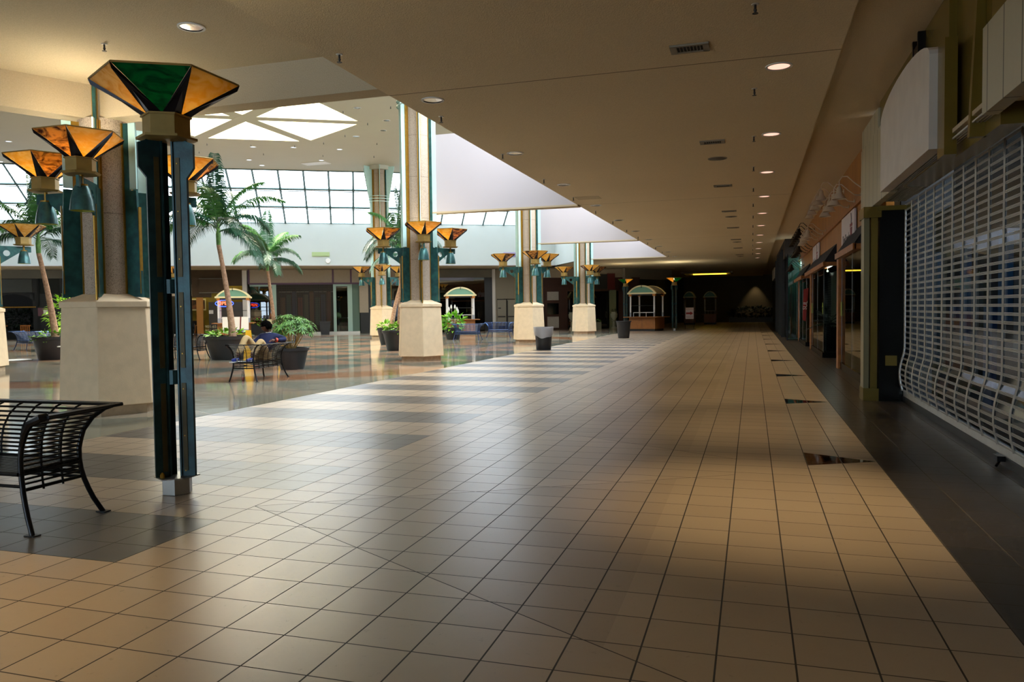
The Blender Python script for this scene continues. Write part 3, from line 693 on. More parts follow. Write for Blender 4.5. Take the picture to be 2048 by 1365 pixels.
def shutter_pane():
    nt = m_pan.node_tree; bs = nt.nodes['Principled BSDF']; nt.nodes.remove(bs); out = nt.nodes['Material Output']; E.nt = nt
    tr = nt.nodes.new('ShaderNodeBsdfTransparent'); gl = nt.nodes.new('ShaderNodeBsdfGlossy'); mx = nt.nodes.new('ShaderNodeMixShader'); gl.inputs['Roughness'].default_value = .04
    tr.inputs[0].default_value = (.5,.6,.72,1); gl.inputs[0].default_value = (.8,.9,1,1)
    mx.inputs[0].default_value = .20; nt.links.new(tr.outputs[0], mx.inputs[1]); nt.links.new(gl.outputs[0], mx.inputs[2]); nt.links.new(mx.outputs[0], out.inputs[0])
shutter_pane()
obj('panes', pn, m_pan, t)
obj('bottom_bar', MB().box(-.02,.03,Y0,Y1,.09,.185), m_alu, t, bevel=.004)
obj('threshold', MB().box(-.03,.06,Y0,Y1,0,.09), M('threshold_bronze','#2a2825',.4,.6), t)
obj('latch', MB().box(-.10,-.03,8.25,8.4,.05,.10).tube([(-.06,8.3,.06),(-.12,8.2,.02)],.012), m_black, t)
obj('teal_tag', MB().box(-.036,-.03,8.42,8.52,.03,.085), M('teal_label','#1f6f78',.5), t)
obj('head_roller', MB().box(-.1,-.01,Y0,Y1,3.17,3.24), m_black, t)
t = thing('storefront_shelving', 'dark shelves with blue goods behind the big roller shutter', 'shelving', (2.6,0,0))
for k in range(18):
    obj('blue_panel', MB().box(0,.05,3.4+k*.55,3.75+k*.55,.3+.35*(k%4),1.5+.4*(k%3)), M('blue_goods_%s' % 'abc'[k%3], ('#164a7a','#2a3640','#1c5a86')[k%3], .5), t)
obj('frame', MB().box(.05,.1,3.2,13.3,.1,2.9), m_dim, t)

# cedar shop front
b = MB(); b.box(2.08, 2.2, 13.9, 38.2, 2.66, ZC+.12); struct('wall_cedar_fascia', b, m_cedar)
b = MB(); b.box(2.02, 2.09, 15.2, 38.2, 3.58, 3.66); struct('trim_cedar_rail', b, m_cedarpost)
def shopwindow(name, y0, y1, x, z1, mat=m_shop):
    r = obj(name, MB().box(x, x+.015, y0, y1, .16, z1), mat); r['kind'] = 'structure'
    obj('sill', MB().box(x-.03, x+.1, y0, y1, 0, .16), m_marble, r)
    k = int((y1-y0)/1.45)+1
    obj('mullion', MB().box(x-.005,x+.02,y0,y0+.02,.16,z1).box(x-.005,x+.02,(y0+y1)/2,(y0+y1)/2+.015,.16,z1).box(x-.005,x+.02,y1-.02,y1,.16,z1), m_steel, r)
    return r
shopwindow('window_12', 16.1, 20.2, 2.06, 2.75); shopwindow('window_13', 24.4, 28.9, 2.0, 2.62); shopwindow('window_14', 31.2, 35.5, 1.95, 2.6)
o = struct('window_15', MB().box(2.0,4.3,24.4,24.415,.16,2.62), m_shop)
obj('sill', MB().box(2.0,4.3,24.33,24.45,0,.16), m_marble, o)
o = struct('window_16', MB().box(1.95,4.3,31.2,31.215,.16,2.6), m_shop); obj('sill', MB().box(1.95,4.3,31.13,31.25,0,.16), m_marble, o)
b = MB(); b.box(2.62, 2.68, 24.5, 29, 0, 2.66); struct('wall_display_panel', b, m_whitep)
b = MB(); b.box(2.7, 2.75, 14.1, 20.3, 0, 2.66); struct('wall_window_backing', b, M('interior_grey','#35332f',.7))
m_ = MB()
for k in range(33): m_.box(2.6,2.62,14.6,20.0,k*.085,.025+k*.085)
t = tag(obj('inner_shutter', m_, M('dull_slats','#4d4a44',.4,.5)), 'dull horizontal slat shutter behind the first cedar shop window', 'shutter')
b = MB(); b.box(2.7, 2.76, 29.2, 38, 0, 2.66); struct('wall_window_backing_far', b, m_void)
for i, (y, x, lab) in enumerate(((20.2,2.0,'knotty cedar post between the first and second shop windows'),(29.0,1.97,'knotty cedar post after the second shop window'),(36.0,1.95,'farthest knotty cedar post of the cedar shop front'))):
    t = tag(obj('cedar_post', MB().box(x-.02,x+.25,y,y+.35,0,2.68), m_cedarpost, bevel=.006), lab, 'post')
b = MB(); b.box(2.0, 2.12, 15.3, 20.4, 2.66, 2.82); struct('trim_cedar_beam_1', b, m_cedarpost)
m_canvas = M('black_canvas', '#1b1a1e', .85)
for i, (y0, y1) in enumerate(((15.4,18.6),(21.6,29.0),(31.0,36.2))):
    t = thing('shop_awning', ('nearest short black awning on a cedar frame','middle long black awning on a cedar frame','farthest black awning on a cedar frame')[i], 'awning', (2.08,0,0))
    obj('canopy', MB().slab([(0,y0,3.12),(0,y1,3.12),(-.3,y1,2.66),(-.3,y0,2.66)], .015), m_canvas, t)
    obj('end_panel', MB().plate([(0,3.11),(-.3,2.66),(0,2.66)], y0, y0+.01), m_canvas, t)
    obj('front_beam', MB().box(-.33,-.27,y0-.03,y1,2.55,2.67), m_cedarpost, t); obj('side_beam', MB().box(-.3,0,y0-.03,y0+.03,2.56,2.66), m_cedarpost, t)
m_ink = M('grey_ink', '#6a6468', .6); m_maroon = M('maroon_ink', '#7a1f2a', .6); m_shade = M('sign_white', '#cfc6c8', .6)
for i, (y0, y1) in enumerate(((17.5,19.9),(26.6,29.0))):
    t = thing('hanging_shop_sign', ('nearer white sign board with grey lettering and a maroon cup on the cedar fascia','white sign board with a maroon cup on the cedar fascia, farther one')[i], 'sign', (2.04,(y0+y1)/2,0), -pi/2)
    h = (y1-y0)/2
    obj('board', MB().box(-h,h,-.02,.02,2.75,3.55), m_shade, t)
    text('lettering', 'DeeDonder', .30, m_ink, t, (-.18,-.025,3.02), (pi/2,0,0), .002)
    obj('cup', MB().plate([(.62,2.98),(.78,2.98),(.84,3.2),(.56,3.2)], -.03,-.021).plate([(.52,3.22),(.88,3.22),(.88,3.28),(.52,3.28)],-.03,-.021).plate([(.62,2.86),(.78,2.86),(.74,2.94),(.66,2.94)],-.03,-.021), m_maroon, t)
    obj('straw', MB().tube([(.72,-.026,3.28),(.74,-.026,3.38),(.68,-.026,3.5)], .01, 5), m_ink, t)
light('display_light', 'POINT', (2.3,25.3,2.5), 10, (1,.97,.9), shadow_soft_size=.06)
t = tag(obj('display_bulb', MB().ring([(.01,-.03),(.035,0),(.01,.03)], 10, Matrix.Translation((2.12,24.6,2.55))).tube([(2.12,24.6,2.58),(2.12,24.6,2.66)],.006,5), M('bulb_glow','#fff4e0',.4,emit=4), smooth=True), 'tiny lit bulb at the top of the glass shop window end', 'bulb')
# gooseneck lamps
def gooseneck(col, label):
    g = thing('gooseneck_lamp', label, 'lamp', (0,0,0))
    pts = [(0,0,0),(-.12,0,.02),(-.24,0,.12),(-.36,0,.24),(-.45,0,.24),(-.50,0,.16),(-.50,0,.04)]
    obj('arm', MB().tube(pts, .012, 7), col, g, smooth=True)
    obj('shade', MB().ring([(.025,.06),(.045,.04),(.055,-.06),(.075,-.08),(.13,-.18),(.125,-.18),(.07,-.085),(.02,-.06)], 18, Matrix.Translation((-.50,0,0)), cap=False), col, g, smooth=True)
    obj('wall_plate', MB().box(-.015,0,-.04,.04,-.05,.05), col, g)
    obj('bulb', MB().ring([(.01,-.07),(.03,-.11),(.01,-.15)], 8, Matrix.Translation((-.5,0,0))), m_whitep, g)
    return g
m_lampc = M('cream_enamel', '#c4b49c', .4); m_lampk = M('black_enamel', '#141210', .35)
gc = gooseneck(m_lampc, 'x'); gk = gooseneck(m_lampk, 'x')
first = [True, True]
ORD = ['nearest','second','third','fourth','fifth','sixth','seventh','eighth','ninth','tenth','eleventh','twelfth','thirteenth','fourteenth']
cnt = {}
def goose(k, y, z, label, group):
    src = (gc, gk)[k]; n_ = cnt.get(group, 0); cnt[group] = n_+1; label = ORD[n_]+' '+label
    if first[k]: first[k] = False; src.location = (2.07,y,z); src['label'] = label; src['group'] = group
    else: place(src, (2.07,y,z), 0, label, group)
for k, y in enumerate((19.9,20.9,21.9,22.9,23.9)): goose(0, y, 4.22, 'cream gooseneck lamp of the upper row on the cedar fascia', 'upper row of cream gooseneck lamps')
for k, y in enumerate((15.9,16.9,17.9,18.9)): goose(0, y, 3.72, 'cream gooseneck lamp of the row over the nearer white sign', 'lower row of cream gooseneck lamps')
for k, y in enumerate((24.6,25.6,26.6,27.6)): goose(0, y, 3.72, 'cream gooseneck lamp of the row over the farther white sign', 'far row of cream gooseneck lamps')
for k, y in enumerate((29.0,30.1,31.2,32.3,33.4,34.5)): goose(1, y, 4.18, 'black gooseneck lamp of the upper black row on the cedar fascia', 'upper row of black gooseneck lamps')
for k, y in enumerate((29.2,30.3,31.4,32.5)): goose(1, y, 3.6, 'black gooseneck lamp of the middle black row', 'middle row of black gooseneck lamps')
for k, y in enumerate((34.5,35.6,36.7)): goose(1, y, 3.22, 'black gooseneck lamp of the low row above the farthest awning', 'low row of black gooseneck lamps')
# rust coloured plant, tall planter, banner, stickers
t = thing('tall_planter', 'tall narrow dark planter standing inside the glass end of the second shop window', 'planter', (2.24,24.75,0)); obj('box', MB().box(-.13,.13,-.15,.15,.16,1.0), M('dark_red_planter','#2a1512',.5), t); obj('edge', MB().box(-.15,-.12,-.17,.17,.2,.9), M('blue_steel','#3a4a58',.3,.5), t)
def split_leaf(n, R, seed, up=.5, size=.5):
    rnd = random.Random(seed); m_ = MB()
    for i in range(n):
        th = rnd.uniform(0,2*pi); el = rnd.uniform(-.3,1.1); d = Vector((cos(th)*cos(el), sin(th)*cos(el), sin(el)))
        base_ = Vector((0,0,0)); tip = d*R*rnd.uniform(.5,1)
        m_.tube([base_, tip*.5+Vector((0,0,.05)), tip], .006, 4, False)
        for j in range(7):
            f = (j-3)/3; side = d.cross(Vector((0,0,1))).normalized()
            dd = (d*(1-.5*abs(f))+side*f*.9+Vector((0,0,-.35))).normalized(); L = size*(1-.35*abs(f)); q = dd.cross(Vector((0,0,1))).normalized()*L*.11
            m_.add([tip, tip+dd*L*.5+q, tip+dd*L, tip+dd*L*.5-q], [(0,1,2,3)])
    return m_
t = thing('potted_plant', 'dark split-leaf plant growing from the tall planter in the shop window end', 'plant', (2.18,24.75,1.0)); obj('foliage', split_leaf(26,.48,4,size=.32), M('philodendron','#16301c',.5,var=.3), t)
t = thing('hanging_banner', 'narrow red vertical banner with white writing beside the third awning', 'banner', (1.9,31.0,0)); obj('cloth', MB().slab([(-.06,0,2.15),(.12,-.02,2.2),(.02,0,.95),(-.09,0,1.0)], .01), M('banner_red','#8a2320',.7), t)
obj('cord', MB().tube([(.03,-.01,2.17),(.1,-.02,2.57)], .006, 5), m_black, t)
text('lettering', 'SUL', .2, m_whitep, t, (0,-.03,1.55), (pi/2,-pi/2+.12,0), .002)
m_stick = M('lime_sticker', '#b9d65a', .6)
for i, (x, y) in enumerate(((2.045,20.1),(1.985,24.5),(1.985,28.8),(1.94,31.3))):
    t = tag(obj('window_sticker', MB().box(x-.006,x,y-.05,y+.05,1.28,1.62), m_stick), ('lime green hours sticker on the glass right by the first cedar post','lime green hours sticker on the near edge of the second window','lime green hours sticker on the far edge of the second window','lime green hours sticker on the third window near the red banner')[i], 'sticker')
# glass fronted dark shops beyond
m_tg = thin_glass('green_tinted_glass', '#9fc4bc', .12)
o = struct('window_17', MB().box(1.50, 1.52, 36.7, 44.5, .1, 3.8), m_tg); obj('end_pane', MB().box(1.50, 2.06, 36.68, 36.70, .1, 3.8), m_tg, o)
obj('corner_post', MB().box(1.47, 1.53, 36.64, 36.70, 0, 3.85), m_black, o)
b = MB(); b.box(1.55, 2.5, 38.4, 38.5, 0, 3.8); struct('wall_teal_added', b, M('teal_reflection_tone', '#6f9a94', .7))  # added wall whose teal stands in for a reflection in the glass
light('shop_light', 'POINT', (1.95, 37.6, 3.4), 9, (.85,1,.97), shadow_soft_size=.15)  # extra lamp, added to brighten the teal wall behind the glass
b = MB()
for y in (40.4,42.5,44.6,47.5,50.5): b.box(1.36, 1.6, y, y+.12, 0, 4.3)
struct('trim_dark_fins', b, m_bblack)
b = MB(); b.box(1.45, 2.2, 38.2, 50.8, 3.8, ZC+.1); struct('wall_dark_header', b, M('umber_header','#241a14',.7))
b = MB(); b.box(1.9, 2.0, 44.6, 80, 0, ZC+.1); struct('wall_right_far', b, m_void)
b = MB(); b.box(1.35, 1.9, 52.0, 58, 3.3, 4.0); struct('trim_pale_canopy', b, m_taupe)
# ================================================================ COLUMNS
def rotM(a): return Matrix.Rotation(a, 4, 'Z')
def hexa(r, a0=0): return [(r*cos(a0+k*pi/3), r*sin(a0+k*pi/3)) for k in range(6)]
def frust(m_, r0, z0, r1, z1, n=6, a0=0):
    return m_.ring([(r0,z0),(r1,z1)], n, None, a0)
def make_column(top, name='column'):
    t = thing(name, 'x', 'column')
    obj('base_course', frust(MB(), .66, 0, .66, .16), m_course, t)
    obj('plinth', frust(MB(), .76, .15, .69, 1.655), m_plinth, t, bevel=.012)
    cp = MB(); frust(cp, .72, 1.65, .72, 1.74); frust(cp, .72, 1.74, .40, 1.86); obj('plinth_cap', cp, m_plinth, t, bevel=.008)
    obj('shaft', MB().ring([(.37,1.80),(.37,top)], 36), m_agg, t, smooth=True)
    for k in range(6):
        R_ = rotM(k*pi/3)
        f = obj('fin', MB().plate([(.34,1.83),(.66,1.80),(.60,3.46),(.47,3.46),(.47,top-.05),(.34,top-.05)], -.022, .022, R_), m_teal, t)
        obj('brass_edging', MB().box(.36,.385,-.05,.05,1.86,top-.05,R_).box(.38,.47,.022,.030,3.46,top-.05,R_).box(.63,.645,-.026,.026,1.86,3.2,R_), m_gold, f)
        bl = MB(); g = .47
        bl.plate([(g,3.48),(.60,3.48),(.60,top-2.1) if top > 7 else (.60,top-.05),(.60 if top <= 7 else .98,top-.05),(g,top-.05)], -.012, .012, R_)
        obj('glass_blade', bl, m_blade, t)
    if top > 7:
        m_ = MB()
        for z in (top-1.75, top-1.9, top-2.05): m_.ring([(.62,z),(.62,z+.03),(.60,z+.03),(.60,z)], 36, cap=False)
        obj('ring_band', m_, m_blade, t, smooth=True)
        obj('capital', MB().ring([(.62,top-.22),(.62,top)], 30), m_atr, t, smooth=True)
    return t
colA = make_column(ZA-.0)
colL = make_column(ZC+.01)   # first column ends under the beam corner
colL.location = (c1[0]+.0, c1[1]-.0, 0); colL['label'] = 'nearest big concrete column with teal fins at the left, behind the green topped lamp post'
CXY = [(-9.81,22.07),(-9.81,34.29),(-9.81,46.51),(-20.39,40.4),(-30.97,34.29),(-20.39,15.96)]
CL = ['second concrete column along the corridor, in front of the first white bulkhead','third concrete column along the corridor, behind the lined trash can','farthest concrete column along the corridor, left of the wooden kiosk','back concrete column standing behind the pair of potted palms','back left concrete column mostly hidden behind the nearest column','column whose beige plinth edge just shows at the left border of the photo']
for i, (x, y) in enumerate(CXY):
    if i == 0: colA.location = (x,y,0); colA['label'] = CL[0]; colA['group'] = 'atrium columns'
    else: place(colA, (x,y,0), 0, CL[i], 'atrium columns')
colL['group'] = 'atrium columns'
R_ = rotM(-pi/3)
obj('mast', MB().box(.40,.50,-.022,.022,3.46,5.04,R_), m_teal, colL); obj('mast_edging', MB().box(.49,.50,-.03,-.022,3.46,5.04,R_).box(.40,.43,.022,.03,3.46,5.04,R_), m_gold, colL)
# teal mast behind the near lamp that rises along the column
# ================================================================ TORCH LAMPS
def shade_parts(t, zn, zr, rn, rr_, a0, mats, flip=False, ribs=True):
    # six glass triangles between dark ribs; a0 = azimuth of a rim vertex
    for k in range(6):
        a = a0+k*pi/3; b_ = a+pi/3; mid = (a+b_)/2
        V0 = Vector((rr_*cos(a), rr_*sin(a), zr)); V1 = Vector((rr_*cos(b_), rr_*sin(b_), zr))
        rm = rn*cos(pi/6)
        A = Vector((rm*cos(mid), rm*sin(mid), zn))
        n = (V1-V0).cross(A-V0).normalized()*.004
        obj('glass_panel', MB().slab([A, V1, V0], .008), mats[k%len(mats)], t)
        # rib triangle at vertex a: from rim vertex to the neck width
        N0 = Vector((rm*cos(mid), rm*sin(mid), zn)); pm = a-pi/6
        N1 = Vector((rm*cos(pm), rm*sin(pm), zn)); C_ = Vector((rn*cos(a)*1.0, rn*sin(a)*1.0, zn-.005))
        out = Vector((cos(a), sin(a), 0))*.012
        obj('rib', MB().add([V0+out, N0+out*.4, C_+out, N1+out*.4, V0*.985, N0*.97+Vector((0,0,zn*.03)), N1*.97+Vector((0,0,zn*.03))],
            [(0,1,2),(0,2,3),(0,4,5,1),(0,3,6,4),(4,6,5)]), m_rib, t)
    rim = MB()
    for k in range(6):
        a = a0+k*pi/3; b_ = a+pi/3
        rim.tube([(rr_*cos(a),rr_*sin(a),zr),(rr_*cos(b_),rr_*sin(b_),zr)], .009, 5)
    obj('rim', rim, m_neck, t)
def make_torch(mats):
    # lamp on a column arm; origin on the column axis, arm points along +x, heights are absolute
    t = thing('torch_lamp', 'x', 'lamp')
    X0 = 1.22; Mx = Matrix.Translation((X0,0,0))
    neck = MB(); neck.ring([(.20,3.56),(.20,3.75)], 6, Mx); obj('neck', neck, m_neck, t, bevel=.004)
    fl = MB(); fl.ring([(.24,3.53),(.27,3.56),(.20,3.57)], 6, Mx); fl.ring([(.22,3.745),(.22,3.76)], 6, Mx); obj('collar', fl, m_neck, t)
    s = thing('shade', 'x', 'x'); del s['label']; del s['category']; s.parent = t; s.location = (X0,0,0)
    shade_parts(s, 3.76, 4.10, .18, .58, 0, mats)
    # bracket plate with a round hole
    n = 16; hx, hz, hr = .80, 3.30, .085
    outer_ = [(.36,3.50),(1.40,3.50),(1.40,3.34),(1.12,3.33),(.62,2.98),(.36,2.98)]
    o2 = [(hx+hr*cos(2*pi*k/n), hz+hr*sin(2*pi*k/n)) for k in range(n)]
    trr = tessellate_polygon([[Vector((x,z,0)) for x,z in outer_],[Vector((x,z,0)) for x,z in o2]]); ap = outer_+o2
    m_ = MB(); th = .018
    m_.add([(x,-th,z) for x,z in ap],[tuple(q) for q in trr]); m_.add([(x,th,z) for x,z in ap],[tuple(q[::-1]) for q in trr])
    for L_, off in ((outer_,0),(o2,0)):
        k_ = len(L_); m_.add([(x,-th,z) for x,z in L_]+[(x,th,z) for x,z in L_],[(i,k_+i,k_+(i+1)%k_,(i+1)%k_) for i in range(k_)])
    obj('bracket', m_, m_teal, t)
    obj('stem', MB().tube([(X0,0,3.53),(X0,0,3.36)], .028, 10), m_gold, t)
    bell = obj('bell', MB().ring([(.03,3.38),(.09,3.37),(.115,3.31),(.145,3.18),(.165,3.02),(.155,3.02),(.13,3.18),(.08,3.33),(.01,3.34)], 28, Mx, cap=False), m_bell, t, smooth=True)
    obj('bell_lining', MB().ring([(.152,3.022),(.128,3.18),(.02,3.32)], 24, Mx, cap=False), m_bellin, bell)
    obj('bell_cap', MB().ring([(.085,3.37),(.085,3.395)], 16, Mx), m_gold, t)
    return t
tA = make_torch([m_amber[0], m_amber[0], m_amber[1], m_amber[0], m_amber[2], m_amber[1]])
tB = make_torch([m_amber[2], m_amber[0], m_amber[1], m_amber[2], m_amber[3], m_amber[0]])
cols7 = [(c1[0],c1[1])]+CXY
ord_ = ['nearest column','second column','third column','farthest corridor column','back column behind the palms','back left column','column at the left border']
armn = {-60:'on the corridor-facing arm', 180:'on the left arm', 60:'on the right arm'}
used = {0:False, 1:False}
for i, (x, y) in enumerate(cols7):
    for j, az in enumerate((-60,180,60)):
        if i == 6 and az != 60: continue
        k = (i+j) % 2; src = (tA, tB)[k]
        lab = 'amber torch lamp with bell %s of the %s' % (armn[az], ord_[i])
        if not used[k]: used[k] = True; src.location = (x,y,0); src.rotation_euler = (0,0,radians(az)); src['label'] = lab; src['group'] = 'torch lamps on the columns'
        else: place(src, (x,y,0), radians(az), lab, 'torch lamps on the columns')
        if i < 2:
            light('torch_glow', 'POINT', (x+1.22*cos(radians(az)), y+1.22*sin(radians(az)), 4.0), 38 if i == 0 else 20, (1,.93,.72), shadow_soft_size=.12)
# slender rods in front of the shafts
for i, (x, y) in enumerate(cols7[:5]):
    t = tag(obj('brass_rod', MB().tube([(0,0,1.76),(0,0,3.02)], .016, 8), m_gold, None, (x+.68*cos(radians(-60)), y+.68*sin(radians(-60)), 0)), 'thin brass rod standing on the plinth cap of the %s' % ord_[i], 'rod', 'brass rods on the plinths')
# ================================================================ FREE STANDING LAMP POSTS
def make_post(mats):
    t = thing('lamp_post', 'x', 'lamp post')
    obj('foot', MB().ring([(.125,0),(.125,.145)], 6, None, 0), m_steel, t, bevel=.004)
    obj('base_plate', MB().ring([(.185,.145),(.185,.155)], 6, None, pi/6), m_steel, t)
    for k in range(3):
        a = radians((-124, 11, 161)[k]); R_ = rotM(a)
        f = obj('post_blade', MB().box(.045,.172,-.015,.015,.155,2.99,R_).box(.045,.06,-.028,.028,.155,2.99,R_), m_tealdk, t)
        m_ = MB()
        for z0, z1 in ((.2,.95),(1.08,1.72),(1.85,2.85)): m_.box(.075,.115,.015,.021,z0,z1,R_); m_.box(.075,.115,-.021,-.015,z0,z1,R_)
        obj('brass_strip', m_, m_brass, f)
        obj('bracket', MB().plate([(.16,2.99),(.235,2.96),(.235,2.76),(.16,2.66)], -.016, .016, R_), m_tealdk, f)
        m_ = MB()
        for z in (.2,.5,.9,1.2,1.6,2.0,2.4,2.8): m_.ring([(.006,0),(.006,.006)], 6, R_ @ Matrix.Translation((.095,-.0225,z)) @ Matrix.Rotation(pi/2,4,'X'))
        obj('rivets', m_, m_gold, f)
        obj('bolt', MB().ring([(.02,.155),(.02,.18),(.008,.2)], 8, R_ @ Matrix.Translation((.13,.045,0))), m_gold, t)
    for z in (1.0, 1.77): obj('collar', MB().ring([(.055,z-.06),(.055,z+.06)], 12), m_tealdk, t)
    obj('lower_flange', MB().ring([(.17,2.985),(.245,3.0),(.245,3.02),(.19,3.03)], 6, None, pi/6), m_neck, t)
    obj('neck', MB().ring([(.19,3.02),(.19,3.19)], 6, None, pi/6), m_neck, t, bevel=.003)
    obj('upper_flange', MB().ring([(.205,3.185),(.205,3.20)], 6, None, pi/6), m_neck, t)
    s = thing('shade', 'x', 'x'); del s['label']; del s['category']; s.parent = t
    shade_parts(s, 3.20, 3.49, .175, .585, radians(-90), mats)
    return t
po = make_post([m_green, m_amber[0], m_amber[2], m_green, m_amber[0], m_amber[2]])
po.location = (-4.715,5.445,0); po['label'] = 'tall dark lamp post in the left foreground with green and amber glass shade'
place(po, (-4.93,52.3,0), radians(5), 'far lamp post with lit green and amber shade, right of the wooden kiosk', 'lamp posts')
place(po, (-8.2,52.6,0), radians(-51), 'far lamp post with teal and amber shade behind the second trash can', 'lamp posts')
po['group'] = 'lamp posts'
light('torch_glow', 'POINT', (-4.715,5.445,3.42), 9, (1,.93,.72), shadow_soft_size=.1)
light('torch_glow', 'POINT', (-4.93,52.3,3.42), 60, (1,.93,.7), shadow_soft_size=.1)
light('torch_glow', 'POINT', (-8.2,52.6,3.42), 30, (1,.93,.7), shadow_soft_size=.1)

# ================================================================ BENCHES
def foff(z):
    pts = [(0,.13),(.12,.075),(.25,.03),(.4,.0),(.55,.0),(.66,.03),(.75,.085),(.81,.16),(.84,.25)]
    for (a,b_),(c,d) in zip(pts, pts[1:]):
        if z <= c: return b_+(d-b_)*(z-a)/(c-a)
    return .25
def make_bench(mat, railmat, Lx=1.42):
    # back along +y, ends along x, open at -y; origin at centre of the footprint
    t = thing('bench', 'x', 'bench')
    ex, ey = Lx/2-.12, .25
    def corner(sx_, sy_, z, k=1.0): o_ = foff(z); return Vector((sx_*(ex+o_*(.62 if sy_ > 0 else 1.0)), sy_*(ey+o_*(1 if sy_ > 0 else .3 if z < .3 else .1)), z))
    zs = [0,.06,.12,.2,.28,.36,.44,.52,.6,.66,.71,.75,.78,.81,.825]
    for sx_ in (-1,1):
        for sy_ in (-1,1):
            l_ = obj('leg', MB().tube([corner(sx_,sy_,z) for z in zs], .019, 9), mat, t, smooth=True)
            p = corner(sx_,sy_,0); obj('foot_pad', MB().box(p.x-.045,p.x+.045,p.y-.03,p.y+.03,0,.008), mat, l_)
    # rods
    m_ = MB()
    for i in range(15):
        z = .345+i*.0325
        a, b_, c_, d_ = corner(-1,-1,z), corner(-1,1,z), corner(1,1,z), corner(1,-1,z)
        for p, q in ((a,b_),(b_,c_),(c_,d_)): m_.tube([p,q], .0088, 5, False)
    obj('rod_panels', m_, mat, t)
    # ribs
    for i in range(1,6):
        x = -ex+2*ex*i/6
        obj('rib', MB().tube([(x*(1+foff(z)*.15), ey+foff(z), z) for z in zs if z >= .28], .0085, 6), mat, t)
    for sx_ in (-1,1):
        for j in (1,2):
            y = -ey+2*ey*j/3
            obj('rib', MB().tube([(sx_*(ex+foff(z)*.62), y, z) for z in zs if z >= .28], .0085, 6), mat, t)
    zt = .83
    cr = [corner(-1,-1,zt), corner(-1,1,zt)+Vector((0,.04,0)), corner(1,1,zt)+Vector((0,.04,0)), corner(1,-1,zt)]
    W_ = .035
    def railseg(p, q, n_):
        m_ = MB(); m_.slab([p+n_*W_, q+n_*W_, q-n_*W_, p-n_*W_], .018); m_.tube([p+n_*W_, q+n_*W_], .012, 6); m_.tube([p-n_*W_, q-n_*W_], .012, 6); return m_
    obj('back_rail', railseg(cr[1], cr[2], Vector((0,1,0))), railmat, t)
    for sx_, p, q in ((-1,cr[0],cr[1]),(1,cr[3],cr[2])):
        m_ = railseg(p+Vector((0,.03,0)), q, Vector((1,0,0)))
        m_.tube([p+Vector((0,.05,0)), p+Vector((0,-.0,-.004)), corner(sx_,-1,.79)+Vector((0,-.015,0)), corner(sx_,-1,.72)+Vector((0,-.005,0)), corner(sx_,-1,.62)], [.026,.03,.029,.025,.019], 8)
        obj('arm_rail', m_, railmat, t, smooth=True)
    # seat
    m_ = MB()
    for i in range(16):
        y = -ey-.02+i*.034; m_.box(-ex, ex, y, y+.022, .425, .437)
    for x in (-ex,-.33,0,.33,ex): m_.box(x-.01,x+.01,-ey-.02,ey,.405,.426)
    obj('seat', m_, railmat, t); obj('seat_frame', MB().tube([(-ex,-ey,.30),(-ex,ey,.30)], .013).tube([(ex,-ey,.30),(ex,ey,.30)], .013).tube([(-ex,ey,.30),(ex,ey,.30)], .013).tube([(-ex,-ey,.33),(ex,-ey,.33)], .012).tube([(-ex,-ey-.02,.42),(ex,-ey-.02,.42)], .014).tube([(-ex,ey,.33),(ex,ey,.33)], .01), mat, t)
    return t
bn = make_bench(m_black, m_black); bn.location = (-5.52,4.40,0); bn['label'] = 'black wire bench in the left foreground, cut by the photo edge'; bn['group'] = 'wire benches'
BPX, BPY = -10.87, 15.27
place(bn, (BPX,BPY,0), radians(-86), 'black wire bench on which the person reclines', 'wire benches')
place(bn, (-18.2,21.6,0), radians(5), 'black wire bench in front of the wide planter with the palm, seen between the posts', 'wire benches')
bb2 = make_bench(m_blueblack, M('sky_blue_rail', '#4f6fa8', .25, .4)); bb2.location = (-28.9,26.2,0); bb2.rotation_euler = (0,0,radians(155)); bb2['label'] = 'bluish bench beside the lime green potted plant at far left'; bb2['group'] = 'wire benches'
place(bb2, (-31.0,26.9,0), radians(178), 'bluish bench cut by the left edge of the photo', 'wire benches')
place(bb2, (-14.0,37.4,0), radians(-172), 'bluish bench right of the peace lily pot, seen from its back', 'wire benches')
place(bb2, (-13.2,40.4,0), radians(-5), 'bluish bench farther back with its side to the grey double doors', 'wire benches')

